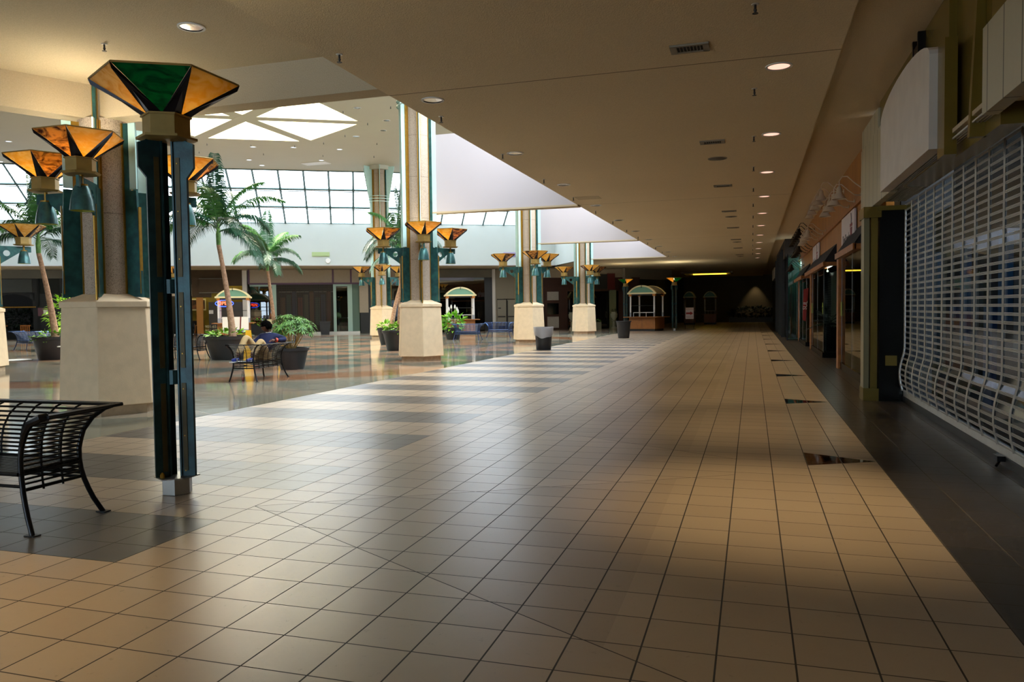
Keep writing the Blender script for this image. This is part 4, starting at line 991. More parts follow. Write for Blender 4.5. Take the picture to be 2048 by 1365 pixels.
# ================================================================ POTS AND PLANTS
def pot(name, label, x, y, r0, r1, h, group=None):
    t = thing(name, label, 'plant pot', (x,y,0), 0, group)
    obj('body', MB().ring([(r0*.96,0),(r0,.02),(r1,h*.86),(r1*1.07,h*.87),(r1*1.09,h),(r1*1.0,h),(r1*.95,h*.9),(r1*.9,h*.88)], 36), m_blackplas, t, smooth=True)
    obj('soil', MB().ring([(r1*.93,h*.84),(r1*.93,h*.88)], 24), m_soil, t)
    return t
def frond(L, nl, droop, el, az, seed, leaf=.42, roll=0):
    rnd = random.Random(seed); pts = []; p = Vector((0,0,0)); d = Vector((cos(az)*cos(el), sin(az)*cos(el), sin(el))); n = 14
    for i in range(n+1):
        pts.append(p.copy()); p = p+d*(L/n); d = (d+Vector((0,0,-droop/n*(.5+1.0*i/n)))).normalized()
    m_ = MB(); m_.tube(pts, [.016*(1-.85*i/n)+.003 for i in range(n+1)], 5)
    for i in range(nl):
        f = .16+.84*i/(nl-1); k = min(int(f*n), n-1); q = pts[k].lerp(pts[k+1], f*n-k) if k < n else pts[-1]
        t_ = (pts[min(k+1,n)]-pts[max(k-1,0)]).normalized(); side = t_.cross(Vector((0,0,1)))
        side = side.normalized() if side.length > .05 else Vector((sin(az),-cos(az),0))
        up = side.cross(t_).normalized(); ll = leaf*(sin(pi*min(.94,.2+f*.72)))**.6*rnd.uniform(.85,1.1)
        for sg in (-1,1):
            dd = (side*sg*.85+t_*.5+up*(.25)+Vector((0,0,-.18-rnd.uniform(0,.2)))).normalized()
            tip = q+dd*ll*.8+Vector((0,0,-ll*.55)); mid = q+dd*ll*.5+Vector((0,0,-ll*.10))
            wv = t_*(.020+.008*rnd.random())
            m_.add([q-wv*.5, q+wv*.5, mid+wv, tip, mid-wv], [(0,1,2,4),(4,2,3)])
    return m_
def palm(label, x, y, z0, h, lean, r0, r1, nf, L, seed, group='palms in the atrium', leaf=.42):
    t = thing('palm_tree', label, 'palm tree', (x,y,z0), 0, group); rnd = random.Random(int(seed*10))
    N_ = 22; pts = []; rs = []
    for i in range(N_+1):
        f = i/N_; pts.append((lean[0]*f**1.4, lean[1]*f**1.4, h*f)); rs.append((r0+(r1-r0)*min(1,f*1.25)**.6)*(1+.035*(i%2)))
    obj('trunk', MB().tube(pts, rs, 14), m_trunk, t, smooth=True)
    top = Vector(pts[-1])
    obj('crown_shaft', MB().tube([top, top+Vector((0,0,.35)), top+Vector((.02,0,.75))], [r1*1.02,r1*1.15,r1*.4], 12), m_mid, t, smooth=True)
    for i in range(nf):
        az = 2*pi*i*.382+seed; el = radians((84,66,48,58,36,62,44,52,30,56,22,40,14,50)[i%14]); dr = (1.5+.7*rnd.random())*(.8+.4*(el < .9)) if i % 14 not in (0,) else .7
        o = obj('frond', frond(L*rnd.uniform(.85,1.1), 42, dr, el, az, int(seed*310)+i, leaf), m_leaf if i%2 else m_leafdk, t); o.location = top+Vector((0,0,.35+.35*(el/1.4)))
    return t
def bushlet(t, n, rx, cz, rz, size, mat, seed): return obj('foliage', leafblob(n, rx, rx, rz, cz, size, seed), mat, t)
# wide planter with the tallest palm
t = thing('wide_planter', 'very wide black planter under the tallest palm with pothos spilling over', 'plant pot', (-16.7,21.9,0)); obj('body', MB().ring([(.56,0),(.58,.03),(.74,.66),(.80,.67),(.82,.78),(.76,.78),(.72,.7)], 40), m_blackplas, t, smooth=True); obj('soil', MB().ring([(.72,.66),(.72,.70)], 24), m_soil, t)
palm('tallest palm, rising from the wide black planter left of the person', -16.55,21.9,.7, 3.1,(-.36,-.12),.13,.07,17,2.3,2.4, leaf=.58)
t = thing('pothos_plant', 'lime green pothos leaves spreading over the wide black planter', 'plant', (-16.7,21.9,.72)); bushlet(t, 170, .72, .08, .14, .2, m_lime, 21)
# palm 2
pot('plant_pot', 'black pot of the shorter palm, hidden behind the umbrella bush', -19.45,28.55,.36,.48,.6,'round black plant pots')
palm('shorter palm left of the dark grille shop, behind the green bush', -19.45,28.55,.56, 2.75,(-.22,-.08),.1,.06,14,1.75,2, leaf=.48)
# palm 3 with lime bush at far left
pot('plant_pot', 'big black pot holding the left palm, partly behind the nearest column', -23.3,21.1,.50,.66,.80,'round black plant pots')
palm('left palm seen between the amber lamps, left of the nearest column', -23.25,21.1,.7, 3.0,(-.45,-.14),.14,.075,16,2.1,3.3, leaf=.55)
t = thing('pothos_plant', 'yellow green pothos trailing over the rim of the left palm pot', 'plant', (-23.35,21.05,.74)); bushlet(t, 110, .6, .05, .16, .2, m_lime, 22); 
t = thing('lime_shrub', 'bright lime green shrub behind the trunk of the left palm', 'shrub', (-25.2,23.6,0)); bushlet(t, 420, .85, 1.55, .75, .2, M('bright_lime_leaf','#a5d63a',.5,col2='#7fb52c',vscale=6), 23); obj('stem', MB().tube([(0,0,0),(0,0,1.3)], .04), m_trunk, t); obj('pot', MB().ring([(.32,0),(.45,.55)], 20), m_blackplas, t)
t = thing('floor_tray', 'round white tray lying beside the left palm pot', 'tray', (-24.3,20.3,0)); obj('disc', MB().ring([(.55,0),(.6,.02)], 30), m_whitep, t)
t = thing('cafe_table', 'small round white table top edge beside the nearest column', 'table', (-20.85,19.45,0)); obj('table_top', MB().ring([(.35,.52),(.36,.55)], 24), m_whitep, t); obj('pedestal', MB().ring([(.16,0),(.03,.04),(.03,.52)], 12), m_black, t)
# palms 4, 5 beside the second column
pot('plant_pot', 'black pot of the front palm right behind the second column', -13.2,27.5,.42,.56,.78,'round black plant pots')
palm('front palm of the pair left of the second column', -13.1,27.5,.68, 3.0,(.1,.1),.12,.065,12,2.0,4, leaf=.5)
t = thing('pothos_plant', 'green pothos in the pot of the front palm beside the second column', 'plant', (-13.2,27.5,.72)); bushlet(t, 120, .5, .08, .16, .18, m_lime, 24)
pot('plant_pot', 'black pot of the rear palm left of the second column', -15.9,32.3,.42,.56,.78,'round black plant pots')
palm('rear palm of the pair left of the second column', -15.8,32.3,.68, 2.9,(.7,.22),.12,.065,12,1.9,5, leaf=.5)
t = thing('pothos_plant', 'light green pothos in the pot of the rear palm', 'plant', (-15.9,32.3,.72)); bushlet(t, 120, .55, .1, .18, .2, m_lime, 25)
# schefflera beside the person
pot('plant_pot', 'round black pot of the umbrella bush right of the person', -11.88,18.2,.31,.42,.58,'round black plant pots')
t = thing('umbrella_bush', 'full light green umbrella bush in the pot right of the person', 'shrub', (-11.88,18.2,.5))
rnd = random.Random(3); m_ = MB(); st = MB()
for i in range(150):
    th = rnd.uniform(0,2*pi); u = rnd.uniform(-.35,1); q = sqrt(max(0,1-u*u)); rad = rnd.uniform(.45,1)
    c_ = Vector((.64*rad*q*cos(th), .64*rad*q*sin(th), .58+.45*rad*u)); 
    if i % 3 == 0: st.tube([(c_.x*.12,c_.y*.12,0),(c_.x*.6,c_.y*.6,.3),tuple(c_)], [.012,.008,.004], 4)
    nleaf = 7; nrm = Vector((c_.x,c_.y,(c_.z-.3)*.8+.25)).normalized(); aa = nrm.orthogonal().normalized(); bb_ = nrm.cross(aa)
    for k in range(nleaf):
        a = 2*pi*k/nleaf+th; d = (aa*cos(a)+bb_*sin(a)+nrm*.12-Vector((0,0,.25))).normalized(); s_ = d.cross(nrm).normalized(); L = .15*rnd.uniform(.8,1.2)
        m_.add([c_, c_+d*L*.55+s_*L*.16, c_+d*L-Vector((0,0,.02)), c_+d*L*.55-s_*L*.16], [(0,1,2,3)])
obj('foliage', m_, m_mid, t); obj('stem', st, M('pale_stem','#b89a5a',.7), t)
# peace lily
pot('plant_pot', 'small black pot of the peace lily right of the second column', -15.0,37.9,.34,.44,.62,'round black plant pots')
t = thing('peace_lily', 'peace lily with white blooms right of the second column', 'plant', (-15.0,37.9,.6)); bushlet(t, 190, .55, .28, .42, .3, M('lily_leaf','#8fcf2a',.45,col2='#4f8f28',vscale=6), 26)
for k in range(6):
    a = k*1.1; p = Vector((.3*cos(a),.3*sin(a),.75+.12*(k%3))); obj('bloom', MB().tube([(p.x*.3,p.y*.3,.2),tuple(p)], .006, 4).ring([(.0,0),(.05,.07),(.045,.16),(.0,.26)], 8, Matrix.Translation(p)), m_whitep, t)
# dark planter against the far wall
t = thing('long_planter', 'long planter box against the dark far wall', 'planter', (.1,79.2,0)); obj('box', MB().box(-2.2,2.6,-.4,.4,0,.45), m_bblack, t)
t = thing('planter_bushes', 'dark bushes in the long planter under the far wall lamp', 'bushes', (.1,79.2,.45)); obj('foliage', leafblob(700, 2.4,.4,.5,.5,.3,31), m_deep, t)

# ================================================================ KIOSKS
def kiosk(label, loc, rz, wood=True):
    t = thing('kiosk_cart', label, 'kiosk', loc, rz, 'vending kiosks')
    W2, D2 = .92, .8
    obj('cabinet', MB().box(-W2,W2,-D2,D2,.14,.90), m_wood, t); obj('base', MB().box(-W2+.05,W2-.05,-D2+.05,D2-.05,.0,.14), m_bblack, t)
    obj('door_seam', MB().box(-.006,.006,-D2-.003,-D2,.16,.88), m_bblack, t)
    obj('counter', MB().box(-W2-.3,W2+.3,-D2-.28,D2+.28,.90,.94), m_wood, t, bevel=.006)
    for sx_ in (-1,1):
        for sy_ in (-1,1):
            p = obj('post', MB().ring([(.055,.94),(.055,2.38)], 14, Matrix.Translation((sx_*(W2-.08),sy_*(D2-.08),0))), m_whitep, t, smooth=True)
            obj('capital', MB().box(sx_*(W2-.08)-.09,sx_*(W2-.08)+.09,sy_*(D2-.08)-.09,sy_*(D2-.08)+.09,2.3,2.5), m_terracotta, p)
            obj('foot_sleeve', MB().ring([(.062,.94),(.062,1.22)], 14, Matrix.Translation((sx_*(W2-.08),sy_*(D2-.08),0))), M('grey_sleeve','#8d9299',.5), p)
    obj('beam', MB().box(-W2,W2,-D2,-D2+.1,2.36,2.46).box(-W2,W2,D2-.1,D2,2.36,2.46).box(-W2,-W2+.1,-D2,D2,2.36,2.46).box(W2-.1,W2,-D2,D2,2.36,2.46), m_terracotta if not wood else m_bblack, t)
    # barrel roof
    def arc(r_, zc, n=16, a=.93): 
        return [(r_*sin(-a+2*a*k/n), zc+r_*cos(-a+2*a*k/n)) for k in range(n+1)]
    R_ = 1.22; zc = 3.02-R_
    top = arc(R_, zc); low = arc(R_-.09, zc)
    m_ = MB(); m_.plate(top+low[::-1], -D2-.06, -D2+.1); m_.box(-W2-.1,W2+.1,-D2-.06,-D2+.06,2.44,2.54); obj('roof_arch', m_, m_creamp, t)
    m_ = MB(); m_.plate(top+low[::-1], D2-.1, D2+.06); m_.box(-W2-.1,W2+.1,D2-.06,D2+.06,2.44,2.54); obj('roof_arch', m_, m_creamp, t); lo2 = arc(R_-.05, zc)
    obj('gable_panel', MB().plate([(low[0][0],2.52)]+low+[(low[-1][0],2.52)], -D2-.02, -D2+.0), m_mint, t); obj('gable_panel', MB().plate([(low[0][0],2.52)]+low+[(low[-1][0],2.52)], D2, D2+.02), m_mint, t)
    m_ = MB()
    for (a0_, z0_), (a1_, z1_) in zip(lo2, lo2[1:]): m_.slab([(a0_,-D2,z0_),(a0_,D2,z0_),(a1_,D2,z1_),(a1_,-D2,z1_)], .03)
    obj('roof_skin', m_, M('dark_roof','#4a4638',.6), t)
    obj('finial', MB().box(-.015,.015,-D2-.09,-D2-.05,2.86,3.08), m_black, t)
    obj('shelf_rail', MB().tube([(-W2+.08,-D2+.08,1.68),(W2-.08,-D2+.08,1.68)], .015, 6), m_bblack, t); obj('shelf_rail', MB().tube([(-W2+.08,D2-.08,1.68),(W2-.08,D2-.08,1.68)], .015, 6), m_bblack, t)
    for z in (1.22,): 
        m_ = MB()
        for y in (-D2+.3,): m_.box(-.75,.75,y,y+.03,z-.02,z+.02)
        for x in (-.75,-.3,.15,.72): m_.box(x,x+.03,-D2+.3,-D2+.33,.94,z)
        obj('display_rail', m_, m_whitep, t)
    return t
k1 = kiosk('wooden kiosk cart with arched cream roof standing at the end of the corridor beside the far lamp posts', (-6.72,52.1,0), radians(-16))
k1['label'] = 'wooden kiosk cart with arched cream roof between the two far lamp posts'
place(k1, (-30.3,40.3,0), radians(33), 'kiosk cart with red neon sign behind the tallest palm trunk', 'vending kiosks')
place(k1, (-18.2,47.3,0), radians(24), 'kiosk cart behind the peace lily, in front of the dark shop', 'vending kiosks')
k_ = place(k1, (-5.3,70.4,0), radians(-2), 'left one of the two unlit kiosk carts at the dark far end', 'vending kiosks'); k_.scale = (.5,.55,.97)
k_ = place(k1, (-3.55,70.8,0), radians(-2), 'right one of the two unlit kiosk carts at the dark far end', 'vending kiosks'); k_.scale = (.55,.55,.97)
# neon sign
t = thing('neon_open_sign', 'red and blue neon open sign hanging in the left kiosk', 'neon sign', (-30.05,39.6,0), radians(27))
m_nr = M('neon_red','#ff3a24',.5,emit=9); m_nb = M('neon_blue','#2a46ff',.5,emit=6)
text('lettering', 'OPEN', .30, m_nr, t, (-.32,-.05,2.12), (pi/2,0,0), .01)
pts = [(-.32+.52*cos(2*pi*k/28), -.03, 2.12+.19*sin(2*pi*k/28)) for k in range(29)]
obj('oval_tube', MB().tube(pts, .014, 5), m_nb, t); obj('hanger', MB().tube([(-.5,0,2.28),(-.5,0,2.5)], .008).tube([(-.1,0,2.28),(-.1,0,2.5)], .008), m_black, t)
# counter banner, cleaning cart
t = thing('hanging_cloth', 'white cloth with two red straps hanging in front of the left kiosk', 'cloth', (-27.5,36.8,0), radians(26)); obj('cloth', MB().box(-.78,.62,-.02,.02,.62,1.32), m_whitep, t)
obj('strap', MB().slab([(-.35,-.03,1.32),(-.28,-.03,1.32),(-.2,-.03,.45),(-.27,-.03,.45)], .01), m_red, t); obj('strap', MB().slab([(.18,-.03,1.32),(.25,-.03,1.32),(.2,-.03,.45),(.13,-.03,.45)], .01), m_red, t); obj('hem', MB().box(-.74,.62,-.025,.025,.45,.62), M('mauve_hem','#7a7396',.7), t)
for sx_ in (-.7,.58): obj('stand_leg', MB().tube([(sx_,.02,0),(sx_,.02,1.32)], .012), m_black, t)
t = thing('cleaning_cart', 'black cleaning cart with a yellow bag behind the yellow caution sign', 'cart', (-15.6,23.6,0), radians(20))
obj('bag', MB().box(-.28,-.02,-.15,.15,.35,1.05), M('yellow_vinyl','#e8b21c',.5), t); obj('tray', MB().box(-.02,.34,-.2,.2,.5,.56).box(-.02,.34,-.2,.2,.86,.9), m_black, t)
obj('frame', MB().tube([(-.3,-.2,.1),(-.3,-.2,1.1)],.012).tube([(.34,-.2,.1),(.34,-.2,1.0)],.012).tube([(-.3,-.2,1.1),(.34,-.2,1.0)],.012).box(-.32,.36,-.22,.22,.08,.14), m_black, t)
obj('bottle', MB().ring([(.05,.9),(.05,1.05),(.02,1.1),(.02,1.15)], 12, Matrix.Translation((.08,0,0))), m_whitep, t, smooth=True); obj('bottle', MB().ring([(.05,.9),(.05,1.03),(.02,1.08)], 12, Matrix.Translation((.22,.05,0))), m_whitep, t, smooth=True)
obj('wheel', MB().ring([(.05,-.02),(.05,.02)], 12, Matrix.Translation((-.28,-.2,.05)) @ Matrix.Rotation(pi/2,4,'X')), m_black, t); obj('wheel', MB().ring([(.05,-.02),(.05,.02)], 12, Matrix.Translation((.3,-.2,.05)) @ Matrix.Rotation(pi/2,4,'X')), m_black, t)
t = thing('wet_floor_sign', 'yellow folding caution sign standing on the shiny floor behind the bench', 'caution sign', (-15.35,21.1,0), radians(15)); obj('front_panel', MB().slab([(-.11,-.2,0),(.11,-.2,0),(.08,-.01,.98),(-.08,-.01,.98)], .012), M('caution_yellow','#f0b91e',.5), t); obj('rear_panel', MB().slab([(-.11,.2,0),(.11,.2,0),(.08,.01,.98),(-.08,.01,.98)], .012), M('caution_yellow_b','#e5ae1a',.5), t)
# trash cans
def can(label, x, y, r0, r1, h, liner):
    t = thing('trash_can', label, 'trash can', (x,y,0), 0, 'round black trash cans')
    b_ = obj('bin', MB().ring([(r0,0),(r0+.01,.03),(r1,h-.06),(r1+.035,h-.05),(r1+.035,h),(r1-.01,h),(r1-.02,h-.06),(r0-.01,.05)], 34), m_blackplas, t, smooth=True)
    if liner:
        rnd = random.Random(2); n = 40; vs = []; m_ = MB()
        for j, (rr2, z) in enumerate(((r1-.005,h+.006),(r1+.045,h+.004),(r1+.05,h-.03),(r1+.03,h-.16),(r1+.01,h-.30),(r1-.004,h-.36))):
            for i in range(n):
                a = 2*pi*i/n; q = rr2+rnd.uniform(-.006,.010)*(j > 2); zz = z+(.05*sin(a*2.0+1)+.02*sin(a*5))*(j == 5)
                vs.append((q*cos(a), q*sin(a), zz))
        m_.add(vs, [(j*n+i, j*n+(i+1)%n, (j+1)*n+(i+1)%n, (j+1)*n+i) for j in range(5) for i in range(n)])
        ml = bpy.data.materials.new('clear_liner'); ml.use_nodes = True; nt = ml.node_tree; bs = nt.nodes['Principled BSDF']; bs.inputs['Base Color'].default_value = (.8,.8,.85,1); bs.inputs['Alpha'].default_value = .42; bs.inputs['Roughness'].default_value = .3
        E.nt = nt; bump(nt, bs, noise(nt, 40, 3), .6)
        obj('liner', m_, ml, t, smooth=True)
    return t
can('black trash can with clear plastic liner folded over its rim', -7.52,28.25,.27,.335,.86,True)
can('black trash can without a liner near the wooden kiosk', -6.26,39.4,.27,.36,.88,False)
t = thing('square_bin', 'tall square black bin in front of the dark grille shop', 'trash can', B(-2.35,2.2)*1, BA); obj('bin', MB().add([(-.27,-.27,0),(.27,-.27,0),(.27,.27,0),(-.27,.27,0),(-.36,-.36,.86),(.36,-.36,.86),(.36,.36,.86),(-.36,.36,.86)],[(0,3,2,1),(4,5,6,7),(0,1,5,4),(1,2,6,5),(2,3,7,6),(3,0,4,7)]), m_blackplas, t, bevel=.01); obj('rim', MB().box(-.38,.38,-.38,-.34,.8,.88).box(-.38,.38,.34,.38,.8,.88).box(-.38,-.34,-.38,.38,.8,.88).box(.34,.38,-.38,.38,.8,.88), m_blackplas, t)
# directory sign on a stand
t = thing('directional_sign', 'small white stand sign with a red arrow pointing right beyond the far lamp post', 'sign', (-4.17,55.3,0), radians(6))
obj('stand', MB().tube([(-.29,0,0),(-.29,0,1.5)], .014).tube([(.29,0,0),(.29,0,1.5)], .014).box(-.42,.42,-.2,.2,0,.02).tube([(-.29,0,.55),(.29,0,.55)],.01), m_black, t)
obj('board', MB().box(-.28,.28,-.012,.012,.72,1.5), m_shade, t)
m_rd = M('sign_red','#9c1f1f',.6)
obj('arrow', MB().plate([(-.24,1.05),(.05,1.05),(.05,.98),(.24,1.11),(.05,1.24),(.05,1.17),(-.24,1.17)], -.02, -.012), m_rd, t)
text('lettering', 'ENTRANCE', .1, m_rd, t, (0,-.016,1.40), (pi/2,0,0), .002)
text('lettering', 'WELCOME', .1, m_rd, t, (0,-.016,.84), (pi/2,0,0), .002)
t = thing('juice_bottle', 'clear bottle with orange drink on the floor under the bench', 'bottle', (-11.05,14.95,0)); obj('bottle', MB().ring([(.03,0),(.034,.02),(.034,.14),(.014,.19),(.014,.22)], 16), thin_glass('bottle_plastic','#e8eef0',.1), t, smooth=True); obj('drink', MB().ring([(.027,.01),(.029,.085)], 14), M('orange_drink','#e8481c',.3), t); obj('cap', MB().ring([(.016,.215),(.016,.235)], 12), m_whitep, t)

# ================================================================ CEILING FITTINGS
def downlight(z, lit):
    t = thing('recessed_downlight', 'x', 'downlight')
    obj('trim_ring', MB().ring([(.135,z-.012),(.165,z-.012),(.165,z+.0),(.135,z+.0)], 28, cap=False), m_whitep, t, smooth=True)
    obj('reflector', MB().ring([(.135,z-.004),(.115,z-.0045),(.05,z-.005),(.001,z-.005)], 24, cap=False), M('lit_reflector','#ffc4ae',.3,emit=.8) if lit else M('chrome_reflector','#b5b0a8',.15,.9), t)
    return t
def series(src, pts, labf0, group):
    for i, p in enumerate(pts):
        labf = ORD[i]+' '+labf0 if '@' in labf0 else labf0; labf = labf.replace('@','').strip()
        if i == 0: src.location = p; src['label'] = labf; src['group'] = group
        else: place(src, p, 0, labf, group)
dn = downlight(ZC,True); place(dn, (.32,6.38,0), 0, 'lit recessed downlight just above the top edge of the photo', 'right row of downlights')
series(dn, [(.32,10.38+4*i,0) for i in range(0,11)], '@lit recessed downlight along the right row of the low ceiling', 'right row of downlights')
series(downlight(ZC,False), [(-4.35,10.35+4.03*i,0) for i in range(0,10)], '@unlit recessed downlight along the left row of the low ceiling', 'left row of downlights')
d = downlight(ZR,False); d.location = (-6.58,8.08,0); d['label'] = 'big chrome recessed downlight in the raised ceiling above the green lamp post'
series(downlight(ZA,False), [(x,y,0) for x,y in ((-15.32,28.55),(-15.14,30.84),(-16.12,32.47),(-17.86,33.12),(-20.07,35.46),(-22.44,37.66),(-21.96,34.22),(-23.75,33.42),(-25.97,36.15),(-26.27,37.74),(-33.64,28.35),(-38.4,31.9))], 'recessed downlight in the high atrium ceiling around the star skylight', 'downlights of the atrium ceiling')
def sprinkler(z):
    t = thing('sprinkler_head', 'x', 'sprinkler')
    obj('escutcheon', MB().ring([(.035,z-.008),(.04,z)], 14), m_alu, t); obj('body', MB().ring([(.012,z-.008),(.012,z-.05),(.018,z-.055),(.008,z-.085),(.03,z-.09),(.03,z-.094)], 10), m_dark, t)
    return t
series(sprinkler(ZC), [(.03,8.2+3.13*i,0) for i in range(0,13)], '@sprinkler head along the right line of the low ceiling', 'right line of sprinklers')
series(sprinkler(ZC), [(-4.6,8.17+3.1*i,0) for i in range(0,13)], '@sprinkler head along the left line of the low ceiling', 'left line of sprinklers')
s_ = sprinkler(ZR); s_.location = (-8.05,8.21,0); s_['label'] = 'sprinkler head in the raised ceiling, left of the chrome downlight'
series(sprinkler(ZA), [(x,y,0) for x,y in ((-16.09,28.78),(-13.95,28.81),(-16.11,30.95),(-18.19,32.67),(-17.6,34.75),(-19.96,33.73),(-21.58,36.38),(-19.22,37.57),(-21.65,33.83),(-23.49,32.89),(-25.32,31.96),(-24.22,34.95),(-26.94,33.38))], 'tiny sprinkler head in the high atrium ceiling near the star skylight', 'sprinklers of the atrium ceiling')
def vent(z):
    t = thing('ceiling_vent', 'x', 'vent')
    obj('frame', MB().box(-.22,.22,-.14,-.1,z-.02,z).box(-.22,.22,.1,.14,z-.02,z).box(-.22,-.15,-.14,.14,z-.02,z).box(.15,.22,-.14,.14,z-.02,z), m_taupe, t)
    m_ = MB()
    for k in range(8): m_.box(-.15+k*.038,-.142+k*.038,-.1,.1,z-.016,z-.004)
    obj('louvres', m_, m_taupe, t); obj('duct', MB().box(-.15,.15,-.1,.1,z-.004,z-.001), m_void, t)
    return t
series(vent(ZC), [(-.69,9.3+5.36*i,0) for i in range(0,8)], '@square louvred vent along the low corridor ceiling', 'corridor ceiling vents')
def speaker(z):
    t = thing('ceiling_speaker', 'x', 'speaker'); obj('ring', MB().ring([(.17,z-.01),(.19,z-.01),(.19,z),(.17,z)], 26, cap=False), m_taupe, t); obj('grille', MB().ring([(.17,z-.006),(.02,z-.03)], 26), m_dark, t); return t
series(speaker(ZC), [(-.67,16.34+10.65*i,0) for i in range(0,4)], '@round dark speaker disc along the low corridor ceiling', 'corridor ceiling speakers')
t = tag(obj('ceiling_hatch', MB().box(-4.57,-3.93,20.55,21.1,ZC-.008,ZC), m_beam), 'flat access hatch in the low ceiling beside the white bulkhead', 'hatch')
t = thing('ceiling_light_tray', 'long shallow glowing yellow light tray in the far corridor ceiling', 'ceiling light', (0,0,0)); obj('frame', MB().box(-5.9,-1.6,68.6,68.8,ZC-.1,ZC).box(-5.9,-1.6,72.2,72.4,ZC-.1,ZC).box(-5.9,-5.7,68.8,72.2,ZC-.1,ZC).box(-1.8,-1.6,68.8,72.2,ZC-.1,ZC), m_taupe, t)
obj('diffuser', MB().box(-5.1,-2.2,71.9,72.15,ZC-.09,ZC-.02), M('yellow_tray_glow','#ffd83a',.5,emit=2.5), t)
t = thing('ceiling_diffuser', 'flat white rectangular air diffuser in the atrium ceiling above the glazing', 'vent', (0,0,0)); obj('panel', MB().box(-23.9,-22.4,37.9,38.6,ZA-.03,ZA), m_whitep, t)
# ================================================================ PERSON reclining on the second bench
# world metres: the bench centre is (BPX, BPY); its back is at +x, its far end at +y
P_ = thing('person', 'person reclining on the bench with knees up, navy sweater and khaki trousers, one arm over the backrest', 'person', (BPX,BPY,0))
P_['label'] = 'person in navy sweater and khaki trousers reclining on the bench with knees up'
m_skin = M('dark_skin', '#5f3a2b', .5, var=.1, vscale=9); m_hair = M('black_hair', '#050403', 1.0, bmp=1, bscale=90, spec=.05)
m_navy = M('navy_knit', '#141f4a', .85, var=.2, vscale=9); m_khaki = M('khaki_twill', '#b99c6c', .85, var=.12, vscale=8)
m_shoe = M('blue_shoe', '#2a3f9a', .5); m_sole = M('white_sole', '#cfd2d8', .5)
def skin(name, mat, parent, verts, edges, radii, root, sub=2):
    me = bpy.data.meshes.new(name); me.from_pydata(verts, edges, []); me.update()
    o = bpy.data.objects.new(name, me); COL.objects.link(o); me.materials.append(mat); o.parent = parent
    md = o.modifiers.new('skin', 'SKIN'); md.use_smooth_shade = True
    sl = me.skin_vertices[0].data
    for i, r in enumerate(radii): sl[i].radius = (r, r) if not isinstance(r, tuple) else r; sl[i].use_root = (i == root)
    s2 = o.modifiers.new('sub', 'SUBSURF'); s2.levels = sub; s2.render_levels = sub
    bpy.context.view_layer.update()
    me2 = bpy.data.meshes.new_from_object(o.evaluated_get(bpy.context.evaluated_depsgraph_get()))
    o.modifiers.clear(); o.data = me2; me2.name = name
    for p in me2.polygons: p.use_smooth = True
    return o
# joints (local to the bench centre)
pel = (-.02,.20,.54); spine = (.0,.33,.74); chest = (.02,.42,.93); neck = (.0,.44,1.06); headb = (-.02,.41,1.12)
shR = (.18,.42,.99); elR = (.42,.50,.90); wrR = (.30,.24,.90)       # arm over the backrest
shL = (-.17,.40,.98); elL = (-.28,.22,.80); wrL = (-.10,.10,.82)
hipR = (.08,.20,.54); knR = (.12,-.22,.93); anR = (.08,-.48,.55)
hipL = (-.12,.20,.54); knL = (-.10,-.02,.90) ; knL = (-.12,-.26,1.0); anL = (-.14,-.56,.55)
knR = (.12,-.05,.90); anR = (.06,-.33,.53)
# torso and limbs as one continuous body
V = [pel, spine, chest, neck, headb, shR, elR, wrR, shL, elL, wrL, hipR, knR, anR, hipL, knL, anL]
Ed = [(0,1),(1,2),(2,3),(3,4),(2,5),(5,6),(6,7),(2,8),(8,9),(9,10),(0,11),(11,12),(12,13),(0,14),(14,15),(15,16)]
Rr = [.12,.115,.13,.052,.055,.066,.048,.033,.066,.048,.033,.085,.06,.042,.085,.06,.042]
body = skin('body', m_skin, P_, V, Ed, Rr, 0)
# head: shaped lathe-like ellipsoid with face features, looking towards -y and slightly -x
H_ = MB(); n1, n2 = 20, 28
hc = Vector((-.03,.38,1.205)); yawh = radians(-150)
hm = Matrix.Translation(hc) @ Matrix.Rotation(radians(112),4,'Z') @ Matrix.Rotation(radians(-9),4,'X')
def headpt(th, ph):
    # local: +y is the face direction
    x = .076*sin(th)*cos(ph); y = .095*sin(th)*sin(ph); z = .118*cos(th)
    f = max(0, sin(th)*sin(ph))
    if z < 0: x *= 1+z*1.6; y *= 1+z*(.2 if f > 0 else 1.6)      # jaw narrows
    a = abs(cos(ph)*sin(th))
    if f > .6:
        nose = math.exp(-(a/.2)**2)*math.exp(-((z+.008)/.026)**2); y += .024*nose
        lips = math.exp(-(a/.34)**2)*math.exp(-((z+.052)/.014)**2); y += .012*lips
        brow = math.exp(-(a/.55)**2)*math.exp(-((z-.034)/.014)**2); y += .006*brow
        eye = math.exp(-((a-.40)/.14)**2)*math.exp(-((z-.012)/.014)**2); y -= .008*eye
        chin = math.exp(-(a/.35)**2)*math.exp(-((z+.095)/.02)**2); y += .010*chin
    return Vector((x,y,z))
vs = []
for i in range(n1+1):
    for j in range(n2): vs.append(hm @ headpt(pi*(i+.001)/(n1+.002), 2*pi*j/n2))
H_.add(vs, [(i*n2+j, i*n2+(j+1)%n2, (i+1)*n2+(j+1)%n2, (i+1)*n2+j) for i in range(n1) for j in range(n2)])
head = obj('head', H_, m_skin, P_, smooth=True)
m_eye = M('eye_white','#c9c2b8',.3)
for sx_ in (-1,1):
    obj('eye', MB().ring([(.001,-.011),(.009,-.006),(.012,0),(.009,.006),(.001,.011)], 10, hm @ Matrix.Translation((sx_*.031,.079,.012))), m_eye, head, smooth=True)
    obj('ear', MB().ring([(.002,-.03),(.014,-.018),(.018,.0),(.016,.018),(.002,.028)], 10, hm @ Matrix.Translation((sx_*.078,-.008,.0)) @ Matrix.Scale(.45,4,(1,0,0))), m_skin, head, smooth=True)
